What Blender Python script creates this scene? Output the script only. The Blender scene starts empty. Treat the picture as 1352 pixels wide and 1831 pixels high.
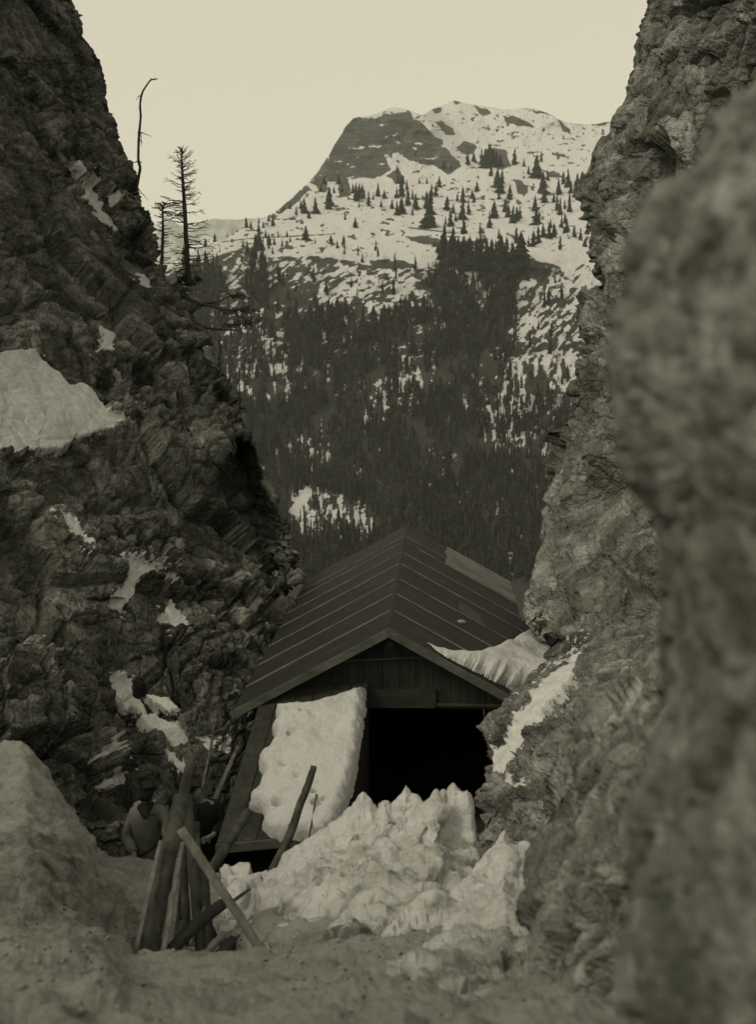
import bpy, math, random
import numpy as np
from mathutils import Vector, noise as mnoise
R = math.radians
sc = bpy.context.scene
col = sc.collection

# ------------------------------------------------------------------ camera
F = 2100.0; UC, VC = 676.0, 915.5; VH = 620.0
PITCH = math.atan((VC - VH) / F)
CP, SP = math.cos(PITCH), math.sin(PITCH)
CZ = 6.5
cam = bpy.data.cameras.new("camera"); cam_o = bpy.data.objects.new("camera", cam); col.objects.link(cam_o)
cam.sensor_fit = 'VERTICAL'; cam.sensor_height = 183.1; cam.lens = 183.1 * F / 1831.0
cam_o.location = (0, 0, CZ); cam_o.rotation_euler = (R(90) - PITCH, 0, 0)
cam.clip_start = 0.05; cam.clip_end = 20000
cam.dof.use_dof = True; cam.dof.focus_distance = 21.0; cam.dof.aperture_fstop = 13.5
sc.camera = cam_o

# ------------------------------------------------------------------ light
SUN_EL, SUN_AZ = 42.0, 235.0        # azimuth of the sun, clockwise from +Y: behind the camera, to its left
TINT = (1.0, 0.92, 0.718)
w = bpy.data.worlds.new("World"); sc.world = w; w.use_nodes = True
nt = w.node_tree; nt.nodes.clear()
wo = nt.nodes.new('ShaderNodeOutputWorld'); bg = nt.nodes.new('ShaderNodeBackground')
sky = nt.nodes.new('ShaderNodeTexSky'); sky.sky_type = 'NISHITA'; sky.sun_disc = False
sky.sun_elevation = R(SUN_EL); sky.sun_rotation = R(SUN_AZ); sky.air_density = 1.0; sky.dust_density = 3.0
bw = nt.nodes.new('ShaderNodeRGBToBW')
flat = nt.nodes.new('ShaderNodeMix'); flat.data_type = 'FLOAT'; flat.inputs[0].default_value = 0.6; flat.inputs[3].default_value = 6.6
tn = nt.nodes.new('ShaderNodeVectorMath'); tn.operation = 'SCALE'; tn.inputs[0].default_value = TINT
nt.links.new(sky.outputs[0], bw.inputs[0]); nt.links.new(bw.outputs[0], flat.inputs[2])
nt.links.new(flat.outputs[0], tn.inputs['Scale']); nt.links.new(tn.outputs[0], bg.inputs[0])
bg.inputs[1].default_value = 0.132
nt.links.new(bg.outputs[0], wo.inputs[0])
sun = bpy.data.lights.new("sun", 'SUN'); sun.energy = 0.9; sun.angle = R(14); sun.color = TINT
sun_o = bpy.data.objects.new("sun", sun); col.objects.link(sun_o)
sd = Vector((math.sin(R(SUN_AZ)) * math.cos(R(SUN_EL)), math.cos(R(SUN_AZ)) * math.cos(R(SUN_EL)), math.sin(R(SUN_EL))))
sun_o.rotation_euler = sd.to_track_quat('Z', 'Y').to_euler(); sun_o.location = (-20, -20, 60)
sc.view_settings.view_transform = 'Standard'; sc.view_settings.look = 'None'
sc.view_settings.exposure = 0.08; sc.view_settings.gamma = 1.0
sc.cycles.use_denoising = True
sc.cycles.max_bounces = 6; sc.cycles.diffuse_bounces = 4; sc.cycles.volume_bounces = 1

# ------------------------------------------------------------------ helpers
def at(u, v, Y):
    """Point whose forward distance is Y, seen at place (u, v) of the 1352 x 1831 photograph."""
    u = np.asarray(u, float); v = np.asarray(v, float); Y = np.asarray(Y, float)
    x = (u - UC) / F; y = (VC - v) / F
    dy = CP + y * SP; dz = -SP + y * CP
    k = Y / dy
    return np.stack([x * k, Y + 0 * x, CZ + dz * k], -1)
def V3(u, v, Y): return Vector(at(u, v, Y).tolist())
def px(Y): return Y / F / 0.96          # metres per photo pixel at that distance

def _h(i, j, k, s):
    h = (i.astype(np.uint32) * np.uint32(374761393) + j.astype(np.uint32) * np.uint32(668265263)
         + k.astype(np.uint32) * np.uint32(2246822519) + np.uint32((s * 3266489917 + 974711) & 0xffffffff))
    h ^= h >> np.uint32(15); h *= np.uint32(2246822519); h ^= h >> np.uint32(13); h *= np.uint32(3266489917); h ^= h >> np.uint32(16)
    return h
def _hf(i, j, k, s): return (_h(i, j, k, s) >> np.uint32(8)).astype(np.float32) / np.float32(16777216.0)
def vnoise(p, s=0):
    p = np.asarray(p, np.float32); f = np.floor(p); q = f.astype(np.int64); t = p - f; t = t * t * (3 - 2 * t)
    o = 0
    for a in (0, 1):
        wa = t[..., 0] if a else 1 - t[..., 0]
        for b in (0, 1):
            wb = t[..., 1] if b else 1 - t[..., 1]
            for c in (0, 1):
                wc = t[..., 2] if c else 1 - t[..., 2]
                o = o + wa * wb * wc * _hf(q[..., 0] + a, q[..., 1] + b, q[..., 2] + c, s)
    return o
def fbm(p, s=0, octv=4, gain=0.5):
    o = 0; a = 1.0; n = 0
    p = np.asarray(p, np.float32)
    for k in range(octv):
        o = o + a * vnoise(p * (2.03 ** k) + 17.3 * k, s + k); n += a; a *= gain
    return o / n
def worley(p, s=0):
    p = np.asarray(p, np.float32); f = np.floor(p).astype(np.int64)
    sh = p.shape[:-1]
    f1 = np.full(sh, 9, np.float32); f2 = np.full(sh, 9, np.float32)
    ci = np.zeros(sh, np.uint32); vec = np.zeros(p.shape, np.float32)
    for a in (-1, 0, 1):
        for b in (-1, 0, 1):
            for c in (-1, 0, 1):
                i, j, k = f[..., 0] + a, f[..., 1] + b, f[..., 2] + c
                h = _h(i, j, k, s)
                r1 = (h & np.uint32(1023)).astype(np.float32) / 1024; r2 = ((h >> np.uint32(10)) & np.uint32(1023)).astype(np.float32) / 1024
                r3 = ((h >> np.uint32(20)) & np.uint32(1023)).astype(np.float32) / 1024
                d = np.stack([p[..., 0] - (i + r1), p[..., 1] - (j + r2), p[..., 2] - (k + r3)], -1)
                L = np.sqrt((d * d).sum(-1))
                m = L < f1
                f2 = np.where(m, f1, np.minimum(f2, L)); f1 = np.where(m, L, f1)
                ci = np.where(m, h, ci); vec = np.where(m[..., None], d, vec)
    return f1, f2, ci, vec
def sstep(a, b, x):
    t = np.clip((x - a) / (b - a), 0, 1); return t * t * (3 - 2 * t)
def poly_sd(u, v, poly):
    """signed distance (positive inside) of points to a polygon, photo pixels"""
    u = np.asarray(u, np.float32); v = np.asarray(v, np.float32)
    poly = np.asarray(poly, np.float32)
    best = np.full(u.shape, 1e9, np.float32); ins = np.zeros(u.shape, bool)
    n = len(poly)
    for i in range(n):
        a = poly[i]; b = poly[(i + 1) % n]; e = b - a
        du = u - a[0]; dv = v - a[1]
        t = np.clip((du * e[0] + dv * e[1]) / (e @ e + 1e-9), 0, 1)
        best = np.minimum(best, (du - t * e[0]) ** 2 + (dv - t * e[1]) ** 2)
        if a[1] != b[1]:
            c = ((a[1] > v) != (b[1] > v)) & (u < (b[0] - a[0]) * (v - a[1]) / (b[1] - a[1]) + a[0])
            ins ^= c
    d = np.sqrt(best)
    return np.where(ins, d, -d)
def polys_mask(u, v, polys, soft=4, wob=0, seed=0, wscale=14.0, grow=0.0):
    if wob:
        q = np.stack([u / wscale, v / wscale, 0 * u], -1)
        u = u + wob * (fbm(q, seed, 3) - .5) * 2; v = v + wob * (fbm(q + 50, seed + 9, 3) - .5) * 2
    o = np.zeros(np.shape(u), np.float32)
    for p in polys:
        pa = np.array(p, float); lo = pa.min(0) - 30; hi = pa.max(0) + 30
        m = (u > lo[0]) & (u < hi[0]) & (v > lo[1]) & (v < hi[1])
        if m.any():
            o[m] = np.maximum(o[m], sstep(-soft, soft, poly_sd(u[m], v[m], p) + grow))
    return o

def link(name, me, mat=None, parent=None, smooth=True):
    o = bpy.data.objects.new(name, me); col.objects.link(o)
    if mat is not None and not me.materials:
        for m_ in (mat if isinstance(mat, (list, tuple)) else [mat]): me.materials.append(m_)
    if parent is not None: o.parent = parent
    if smooth: me.shade_smooth()
    return o
def tag(o, label=None, cat=None, group=None, kind=None):
    if label: o['label'] = label
    if cat: o['category'] = cat
    if group: o['group'] = group
    if kind: o['kind'] = kind
    return o
def empty(name, loc=(0, 0, 0), rz=0.0):
    o = bpy.data.objects.new(name, None); col.objects.link(o); o.location = loc; o.rotation_euler = (0, 0, rz); o.empty_display_size = .2
    return o
def raw_mesh(name, verts, faces4=None, faces3=None, mats3=None):
    me = bpy.data.meshes.new(name)
    verts = np.asarray(verts, np.float32).reshape(-1, 3)
    f4 = np.zeros((0, 4), np.int32) if faces4 is None else np.asarray(faces4, np.int32).reshape(-1, 4)
    f3 = np.zeros((0, 3), np.int32) if faces3 is None else np.asarray(faces3, np.int32).reshape(-1, 3)
    me.vertices.add(len(verts)); me.vertices.foreach_set('co', verts.ravel())
    me.loops.add(f4.size + f3.size); me.loops.foreach_set('vertex_index', np.concatenate([f4.ravel(), f3.ravel()]))
    n = len(f4) + len(f3); me.polygons.add(n)
    st = np.concatenate([np.arange(len(f4)) * 4, f4.size + np.arange(len(f3)) * 3]).astype(np.int32)
    me.polygons.foreach_set('loop_start', st)
    if mats3 is not None: me.polygons.foreach_set('material_index', np.asarray(mats3, np.int32))
    me.update(calc_edges=True); me.validate()
    return me
def grid_mesh(name, P, attrs=None, keep=None, flip=False):
    ni, nj = P.shape[:2]
    idx = np.arange(ni * nj).reshape(ni, nj)
    f = np.stack([idx[:-1, :-1], idx[1:, :-1], idx[1:, 1:], idx[:-1, 1:]], -1).reshape(-1, 4)
    if flip: f = f[:, ::-1]
    vs = P.reshape(-1, 3)
    if keep is not None:
        k = keep.ravel(); f = f[k[f].all(1)]
        used = np.zeros(len(vs), bool); used[f.ravel()] = True
        rm = np.cumsum(used) - 1; f = rm[f]; vs = vs[used]
    else: used = None
    me = raw_mesh(name, vs, f)
    for an, av in (attrs or {}).items():
        a = me.attributes.new(an, 'FLOAT', 'POINT'); av = np.asarray(av, np.float32).ravel()
        a.data.foreach_set('value', av if used is None else av[used])
    return me
def normals(P, ref):
    a = np.gradient(P, axis=0); b = np.gradient(P, axis=1)
    n = np.cross(a, b); n /= np.linalg.norm(n, axis=-1, keepdims=True) + 1e-9
    s = np.sign(np.mean(np.sum(n[ref] * (np.array([0, 0, CZ]) - P[ref]), -1)))
    return n * (s if s != 0 else 1), s
class MB:
    """collects verts and faces of one mesh"""
    def __init__(s): s.v = []; s.f = []
    def box(s, x0, x1, y0, y1, z0, z1):
        n = len(s.v); s.v += [(x, y, z) for z in (z0, z1) for y in (y0, y1) for x in (x0, x1)]
        s.f += [tuple(n + i for i in q) for q in ((0, 2, 3, 1), (4, 5, 7, 6), (0, 1, 5, 4), (2, 6, 7, 3), (0, 4, 6, 2), (1, 3, 7, 5))]; return s
    def hexa(s, pts):
        n = len(s.v); s.v += [tuple(p) for p in pts]
        s.f += [tuple(n + i for i in q) for q in ((0, 2, 3, 1), (4, 5, 7, 6), (0, 1, 5, 4), (2, 6, 7, 3), (0, 4, 6, 2), (1, 3, 7, 5))]; return s
    def prism(s, pts, off):
        n = len(s.v); k = len(pts); off = Vector(off)
        s.v += [tuple(p) for p in pts] + [tuple(Vector(p) + off) for p in pts]
        s.f += [tuple(n + i for i in range(k))[::-1], tuple(n + k + i for i in range(k))]
        s.f += [(n + i, n + (i + 1) % k, n + k + (i + 1) % k, n + k + i) for i in range(k)]; return s
    def tube(s, pts, rad, seg=8, flat=1.0, bump=0.0, rng=None, square=False):
        pts = [Vector(p) for p in pts]; n0 = len(s.v); prev = None
        for i, p in enumerate(pts):
            d = (pts[min(i + 1, len(pts) - 1)] - pts[max(i - 1, 0)]).normalized()
            if prev is None:
                a = d.cross(Vector((0, 1, 0)));
                if a.length < .1: a = d.cross(Vector((1, 0, 0)))
            else: a = prev - d * prev.dot(d)
            a.normalize(); prev = a; b = d.cross(a)
            for k in range(seg):
                t = 2 * math.pi * (k + (.5 if square else 0)) / seg
                r = rad[i] * (1 + (bump * (rng.random() - .5) * 2 if bump else 0))
                s.v.append(tuple(p + a * (math.cos(t) * r) + b * (math.sin(t) * r * flat)))
        for i in range(len(pts) - 1):
            for k in range(seg):
                k2 = (k + 1) % seg
                s.f.append((n0 + i * seg + k, n0 + i * seg + k2, n0 + (i + 1) * seg + k2, n0 + (i + 1) * seg + k))
        s.f.append(tuple(n0 + k for k in range(seg))[::-1]); m = n0 + (len(pts) - 1) * seg
        s.f.append(tuple(m + k for k in range(seg))); return s
    def build(s, name, mat, parent=None, smooth=False, bevel=0):
        me = bpy.data.meshes.new(name); me.from_pydata(s.v, [], s.f); me.update()
        o = link(name, me, mat, parent, smooth)
        if bevel:
            b = o.modifiers.new('bevel', 'BEVEL'); b.width = bevel; b.segments = 2; b.limit_method = 'ANGLE'
        return o
def curve_pts(ctrl, n):
    c = np.asarray(ctrl, float); t = np.linspace(0, len(c) - 1, n); o = []
    for x in t:
        i = min(int(x), len(c) - 2); f = x - i
        p0 = c[max(i - 1, 0)]; p1 = c[i]; p2 = c[i + 1]; p3 = c[min(i + 2, len(c) - 1)]
        o.append(.5 * ((2 * p1) + (p2 - p0) * f + (2 * p0 - 5 * p1 + 4 * p2 - p3) * f * f + (3 * p1 - p0 - 3 * p2 + p3) * f ** 3))
    return np.array(o)

# ------------------------------------------------------------------ materials
def g3(v):
    """neutral tone with the slight green of the dark print tones"""
    k = 1 - min(v / .55, 1)
    return (v, v * (1 + .06 * k), v * (1 - .11 * k), 1)
class NT:
    def __init__(s, name):
        s.m = bpy.data.materials.new(name); s.m.use_nodes = True; s.t = s.m.node_tree; s.t.nodes.clear()
        s.out = s.n('ShaderNodeOutputMaterial'); s.b = s.n('ShaderNodeBsdfPrincipled')
        s.b.inputs['Roughness'].default_value = .9; s.b.inputs['Specular IOR Level'].default_value = .2
        s.l(s.b.outputs[0], s.out.inputs[0])
    def n(s, t): return s.t.nodes.new(t)
    def l(s, a, b): s.t.links.new(a, b)
    def coord(s, kind='Object', scale=(1, 1, 1)):
        c = s.n('ShaderNodeTexCoord'); m = s.n('ShaderNodeMapping'); m.inputs['Scale'].default_value = scale
        s.l(c.outputs[kind], m.inputs[0]); return m.outputs[0]
    def noise(s, vec, scale, detail=6, rough=.6, dist=0):
        n = s.n('ShaderNodeTexNoise'); n.inputs['Scale'].default_value = scale; n.inputs['Detail'].default_value = detail
        n.inputs['Roughness'].default_value = rough; n.inputs['Distortion'].default_value = dist; s.l(vec, n.inputs[0]); return n.outputs[0]
    def vor(s, vec, scale, feat='DISTANCE_TO_EDGE'):
        n = s.n('ShaderNodeTexVoronoi'); n.feature = feat; n.inputs['Scale'].default_value = scale; s.l(vec, n.inputs['Vector']); return n
    def ramp(s, fac, stops):
        r = s.n('ShaderNodeValToRGB'); e = r.color_ramp.elements
        while len(e) > 1: e.remove(e[-1])
        for i, (p, c) in enumerate(stops):
            x = e[0] if i == 0 else e.new(p); x.position = p; x.color = c if isinstance(c, tuple) else g3(c)
        s.l(fac, r.inputs[0]); return r.outputs[0]
    def mix(s, f, a, b):
        m = s.n('ShaderNodeMix'); m.data_type = 'RGBA'
        for x, k in ((f, 0), (a, 6), (b, 7)):
            if isinstance(x, (int, float)): m.inputs[k].default_value = x
            elif isinstance(x, tuple): m.inputs[k].default_value = x
            else: s.l(x, m.inputs[k])
        return m.outputs[2]
    def mul(s, a, b):
        m = s.n('ShaderNodeMix'); m.data_type = 'RGBA'; m.blend_type = 'MULTIPLY'; m.inputs[0].default_value = 1
        s.l(a, m.inputs[6]); s.l(b, m.inputs[7]); return m.outputs[2]
    def math(s, op, a, b=None, c=None):
        m = s.n('ShaderNodeMath'); m.operation = op
        for i, x in enumerate((a, b, c)):
            if x is None: continue
            if isinstance(x, (int, float)): m.inputs[i].default_value = x
            else: s.l(x, m.inputs[i])
        return m.outputs[0]
    def attr(s, n):
        a = s.n('ShaderNodeAttribute'); a.attribute_name = n; return a.outputs['Fac']
    def bump(s, h, strength=.5, dist=.02):
        b = s.n('ShaderNodeBump'); b.inputs['Strength'].default_value = strength; b.inputs['Distance'].default_value = dist
        s.l(h, b.inputs['Height']); s.l(b.outputs[0], s.b.inputs['Normal'])
    def col(s, c):
        if isinstance(c, tuple): s.b.inputs['Base Color'].default_value = c
        else: s.l(c, s.b.inputs['Base Color'])
        return s
def mat_rock(name, lo, mid, hi, snow_alb=.66, lichen=.5, scale=1.0, detail=1.0):
    s = NT(name); v = s.coord(); vr = s.coord(scale=(1, .8, 1.2))
    n1 = s.noise(v, .7 * scale, 8, .65); n2 = s.noise(v, 9 * scale, 8, .7); n3 = s.noise(v, 42 * scale, 5, .7)
    tone = s.math('ADD', s.math('MULTIPLY', s.attr('tone'), .75), s.math('MULTIPLY', n1, .25))
    base = s.ramp(tone, [(.22, lo), (.5, mid), (.78, hi)])
    mott = s.ramp(n2, [(.3, (.55, .55, .55, 1)), (.5, (1, 1, 1, 1)), (.72, (1.45, 1.45, 1.45, 1))])
    c = s.mul(base, mott)
    fine = s.ramp(n3, [(.3, (.65, .65, .65, 1)), (.65, (1.3, 1.3, 1.3, 1))]); c = s.mul(c, fine)
    lic = s.math('MULTIPLY', s.ramp(s.noise(v, .5 * scale, 9, .75, .3), [(.5, (0, 0, 0, 1)), (.6, (1, 1, 1, 1))]), lichen)
    c = s.mix(lic, c, g3(lo * .5))
    stain = s.ramp(s.noise(s.coord(scale=(2.2, 2.2, .25)), .9 * scale, 6, .6), [(.40, (.6, .6, .6, 1)), (.55, (1.08, 1.08, 1.08, 1))]); c = s.mul(c, stain)   # water streaks
    sn = s.attr('snow'); nn = s.noise(v, 5, 9, .72)
    k = s.math('ADD', sn, s.math('MULTIPLY', s.math('SUBTRACT', nn, .5), 2.1))
    k = s.ramp(k, [(.47, (0, 0, 0, 1)), (.55, (1, 1, 1, 1))])
    sc_ = s.ramp(n2, [(.25, snow_alb * .7), (.6, snow_alb)])
    s.col(s.mix(k, c, sc_))
    e1 = s.vor(vr, 4.5 * scale); e2 = s.vor(vr, 13 * scale)
    h = s.math('MULTIPLY', s.math('MINIMUM', e1.outputs['Distance'], .22), 2.2)
    h = s.math('ADD', h, s.math('MULTIPLY', s.math('MINIMUM', e2.outputs['Distance'], .2), 1.1))
    h = s.math('ADD', h, s.math('ADD', s.math('MULTIPLY', n2, .55), s.math('MULTIPLY', n3, .25)))
    h = s.math('MULTIPLY', h, s.math('SUBTRACT', 1.0, s.math('MULTIPLY', k, .85)))
    s.bump(h, .9 * detail, .085 / scale)
    return s.m
def mat_snow(name, alb, dirt_lo, amount=.5, bdist=.05, bscale=1.0):
    s = NT(name); v = s.coord()
    n1 = s.noise(v, 1.6 * bscale, 7, .62, .5); n2 = s.noise(v, 9 * bscale, 7, .7); n3 = s.noise(v, 45 * bscale, 4, .6)
    d = s.attr('dirt')
    k = s.math('ADD', s.math('MULTIPLY', d, 1.0), s.math('MULTIPLY', s.math('SUBTRACT', n1, .5), 1.5))
    k = s.math('ADD', k, s.math('MULTIPLY', s.math('SUBTRACT', n2, .5), 1.1))
    c = s.ramp(k, [(.1, alb), (.45, alb * .75 + dirt_lo * .25), (.75, alb * .4 + dirt_lo * .6), (1, dirt_lo)])
    sp = s.ramp(n3, [(.3, (.84, .84, .84, 1)), (.5, (1, 1, 1, 1))]); c = s.mul(c, sp)
    s.col(c); s.b.inputs['Roughness'].default_value = .75
    s.bump(s.math('ADD', n2, s.math('MULTIPLY', n3, .22)), .7, bdist)
    return s.m
def mat_wood(name, lo, hi, scale=(14, 14, 1.2), bd=.006, rough=.85):
    s = NT(name); v = s.coord(scale=scale)
    n1 = s.noise(v, 1.0, 7, .65, .6); n2 = s.noise(s.coord(), 2.5, 5, .6)
    c = s.mul(s.ramp(n1, [(.3, lo), (.7, hi)]), s.ramp(n2, [(.3, (.65, .65, .65, 1)), (.65, (1.2, 1.2, 1.2, 1))]))
    s.col(c); s.b.inputs['Roughness'].default_value = rough; s.bump(n1, .7, bd); return s.m
def mat_plain(name, v, var=.25, rough=.9, sc_=6.0, bd=.01):
    s = NT(name); n = s.noise(s.coord(), sc_, 6, .6)
    s.col(s.ramp(n, [(.3, v * (1 - var)), (.7, v * (1 + var))])); s.b.inputs['Roughness'].default_value = rough; s.bump(n, .5, bd); return s.m

# ================================================================== the far mountain
def lerp(x, xs, ys): return np.interp(x, xs, ys)
RIDGE = [(-200, 560), (250, 500), (330, 474), (362, 461), (385, 440), (405, 426), (425, 412), (442, 402), (466, 394), (492, 380), (512, 362), (530, 346), (552, 326), (570, 303),
         (590, 275), (598, 258), (612, 238), (616, 228), (632, 212), (652, 208), (672, 204), (688, 197), (702, 192), (722, 195), (734, 198), (746, 204), (757, 205), (764, 200),
         (775, 193), (790, 190), (806, 181), (816, 180), (830, 184), (858, 189), (890, 194), (915, 196), (938, 192), (955, 194), (978, 201), (998, 212), (1016, 220),
         (1034, 222), (1062, 223), (1080, 219), (1100, 217), (1140, 225), (1300, 245), (1700, 300)]
RU, RV = [r[0] for r in RIDGE], [r[1] for r in RIDGE]
def ymt(u, v):
    """distance of the mountain face at a place of the photograph"""
    y = lerp(v, [180, 215, 300, 330, 380, 425, 455, 480, 560, 620, 720, 800, 880, 950, 1010, 1120],
                [2420, 2300, 2150, 2060, 1880, 1640, 1480, 1440, 1370, 1300, 1200, 1120, 1000, 890, 800, 640])
    u = np.asarray(u, float); v = np.asarray(v, float)
    back = sstep(745, 800, u - (v - 200) * .7) * sstep(330, 240, v)
    y = y + 260 * back
    q = np.stack([u / 95, v / 95, 0 * u + 3], -1)
    return y * (1 + .05 * (fbm(q, 71, 4) - .5) + .018 * (fbm(q * 5, 72, 4) - .5))
def build_mountain():
    nu, nv = 760, 720
    us = np.linspace(140, 1240, nu); t = np.linspace(0, 1, nv) ** .92
    U = us[:, None] + 0 * t[None]
    q1 = np.stack([us / 9, 0 * us, 0 * us], -1)
    rv = lerp(us, RU, RV) + 3.0 * (fbm(q1, 5, 3) - .5)
    Vv = rv[:, None] + (1110 - rv[:, None]) * t[None]
    P = at(U, Vv, ymt(U, Vv))
    # bare rock (1) against snow (0): where each shows on the mountain, with its own ragged outline
    summit = [(633, 212), (612, 226), (596, 258), (575, 296), (560, 318), (588, 326), (624, 318), (662, 318), (690, 312), (699, 305), (692, 288), (686, 276), (700, 283), (704, 270),
              (722, 276), (732, 288), (745, 291), (775, 297), (788, 306), (806, 312), (824, 300), (815, 284), (800, 270), (792, 254), (772, 238), (746, 214), (732, 200), (712, 199), (690, 204), (672, 210), (650, 210)]
    others = [[(770, 196), (787, 191), (789, 199), (776, 203)], [(775, 215), (800, 221), (812, 238), (800, 240), (785, 226)],
              [(818, 264), (832, 250), (852, 262), (850, 275), (826, 276)], [(898, 208), (915, 209), (950, 219), (956, 230), (935, 226), (905, 217)],
              [(845, 190), (872, 195), (880, 206), (862, 204)], [(806, 181), (818, 179), (832, 185), (815, 188)], [(995, 214), (1008, 222), (1022, 239), (1008, 238)],
              [(1066, 220), (1090, 216), (1096, 221), (1072, 224)], [(935, 193), (975, 199), (1000, 211), (978, 206)], [(490, 380), (520, 355), (548, 328), (556, 338), (530, 362), (505, 380)],
              [(560, 320), (575, 305), (588, 318), (582, 345), (570, 340)], [(600, 320), (620, 318), (628, 350), (608, 352)], [(725, 424), (760, 422), (800, 432), (850, 434), (855, 442), (800, 443), (740, 434)],
              [(960, 300), (1000, 308), (1012, 318), (985, 316)], [(660, 466), (700, 464), (742, 472), (740, 480), (700, 482), (668, 478)], [(905, 462), (925, 457), (958, 462), (962, 490), (940, 500), (908, 490)],
              [(622, 423), (640, 424), (636, 428), (620, 427)], [(850, 590), (885, 520), (905, 540), (925, 575), (905, 600), (880, 610)], [(690, 315), (712, 300), (722, 318), (708, 328)],
              [(870, 275), (885, 262), (905, 270), (912, 300), (890, 305), (872, 296)], [(920, 320), (945, 330), (942, 350), (925, 345)]]
    m = polys_mask(U, Vv, [summit] + others, 2.0, 5.0, 3, 10.0)
    led = fbm(np.stack([U / 20 + Vv / 14, Vv / 6.0 - U / 40, 0 * U], -1), 33, 5, .6)         # ledges holding snow
    inS = polys_mask(U, Vv, [summit], 3)
    m = m * (1 - .7 * inS * sstep(.60, .74, led))
    # scattered stones and dwarf pine on the upper slopes
    a = fbm(np.stack([U / 9, Vv / 4, 0 * U], -1), 41, 4); b = fbm(np.stack([U / 90, Vv / 40, 0 * U], -1), 42, 3)
    m = np.maximum(m, sstep(.66, .70, a + .28 * (b - .5)) * sstep(470, 440, Vv) * sstep(185, 215, Vv - (U < 0)) * .9)
    road = np.abs(Vv - lerp(U, [385, 440, 600, 690], [434, 427, 418, 414])); m = np.maximum(m, (road < 1.1) * (U > 390) * (U < 600) * .75)
    road = np.abs(Vv - lerp(U, [730, 815], [407, 417])); m = np.maximum(m, (road < 1.3) * (U > 732) * (U < 815) * .95)
    # broken band under the snow terrace: streaks that follow the fall of each spur
    top = lerp(U, [300, 362, 440, 470, 560, 640, 760, 800, 900, 985, 1010, 1060, 1100], [470, 466, 438, 458, 454, 470, 478, 456, 458, 470, 480, 444, 430])
    top = top + 10 * (fbm(np.stack([U / 30, 0 * U, 0 * U], -1), 44, 3) - .5)
    low = sstep(-1, 5, Vv - top)
    spur = sstep(0, 25, (U - 905) - (640 - Vv) * .62) * sstep(690, 640, Vv)
    ang = np.where(U > 860, -.8, np.where(U > 640, -.25, -.55))
    al = U * np.cos(ang) + Vv * np.sin(ang); ac = -U * np.sin(ang) + Vv * np.cos(ang)
    wq = np.stack([U / 34, Vv / 34, 0 * U], -1); al = al + 16 * (fbm(wq, 48, 3) - .5); ac = ac + 15 * (fbm(wq + 30, 50, 3) - .5)
    st = fbm(np.stack([al / 15, ac / 4.6, 0 * U], -1), 45, 5, .62)
    iso = fbm(np.stack([U / 11, Vv / 7, 0 * U], -1), 49, 5, .6); st = .62 * st + .38 * iso
    vst = fbm(np.stack([U / 7, Vv / 30, 0 * U], -1), 46, 4, .6)
    thr = lerp(Vv, [440, 480, 560, 640, 720, 800, 870, 1000], [.42, .41, .41, .40, .38, .37, .38, .36])
    thr = thr + .10 * (fbm(np.stack([U / 60, Vv / 45, 0 * U], -1), 47, 3) - .5) * 2
    clear = polys_mask(U, Vv, [[(575, 470), (660, 485), (760, 470), (780, 480), (740, 520), (700, 560), (690, 600), (668, 560), (640, 530), (600, 545), (560, 560), (590, 510)],
                               [(398, 490), (440, 470), (445, 500), (425, 530), (398, 535)], [(980, 490), (1070, 440), (1090, 500), (1060, 520), (1010, 530), (960, 560), (930, 610), (912, 640)],
                               [(910, 495), (950, 490), (965, 510), (930, 540)], [(500, 880), (560, 870), (640, 890), (700, 940), (640, 990), (600, 960), (560, 975), (515, 960)],
                               [(490, 640), (505, 620), (525, 690), (505, 705), (488, 690)], [(900, 560), (915, 580), (915, 600), (905, 600)]], 9, 14, 8, 24)
    flk = polys_mask(U, Vv, [[(395, 555), (500, 545), (530, 700), (500, 730), (420, 720)], [(880, 640), (1065, 620), (1020, 840), (850, 800)], [(520, 760), (560, 770), (600, 830), (560, 850)], [(640, 690), (760, 650), (740, 740), (650, 760)]], 16, 16, 12, 26)
    thr = thr + .12 * clear + .05 * spur + .075 * flk
    lowm = sstep(-.10, .10, np.where(Vv > 640, .55 * vst + .45 * st, st) - thr)
    m = .5 + (m - .5) * .8
    m = np.where(low > 0, m * (1 - low) + np.maximum(lowm, m * .9) * low, m)
    # behind the ridge the ground falls away again
    rows = 6
    Pb = np.stack([P[:, 0] + np.array([0, 90.0, -60.0]) * k ** 1.3 for k in range(rows, 0, -1)], 1)
    P = np.concatenate([Pb, P], 1); m = np.concatenate([np.repeat(m[:, :1], rows, 1) * .4, m], 1)
    tone = sstep(250, 640, Vv); tone = np.concatenate([np.zeros((nu, rows)), tone], 1)
    me = grid_mesh("mountain", P, {'bare': m, 'low': tone}, flip=False)
    s = NT("mountain_snow_and_rock"); v = s.coord()
    n = s.noise(v, .12, 9, .72); n2 = s.math('ADD', s.math('MULTIPLY', s.noise(s.coord(scale=(.4, .4, 2.0)), .03, 9, .72, 1.5), .6), s.math('MULTIPLY', s.noise(s.coord(scale=(1.6, 1.0, .35)), .03, 9, .7, .8), .4))
    k = s.math('ADD', s.attr('bare'), s.math('MULTIPLY', s.math('SUBTRACT', n, .5), 1.9))
    k = s.ramp(k, [(.44, (0, 0, 0, 1)), (.56, (1, 1, 1, 1))])
    rock = s.mix(s.attr('low'), s.ramp(n2, [(.38, .05), (.5, .10), (.60, .17)]), s.ramp(n2, [(.35, .035), (.65, .075)]))
    s.col(s.mix(k, s.ramp(n, [(.3, .80), (.6, .90)]), rock)); s.bump(s.math('ADD', n, n2), .9, 14.0)
    o = link("mountain", me, s.m); tag(o, kind='structure')
build_mountain()

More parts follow.
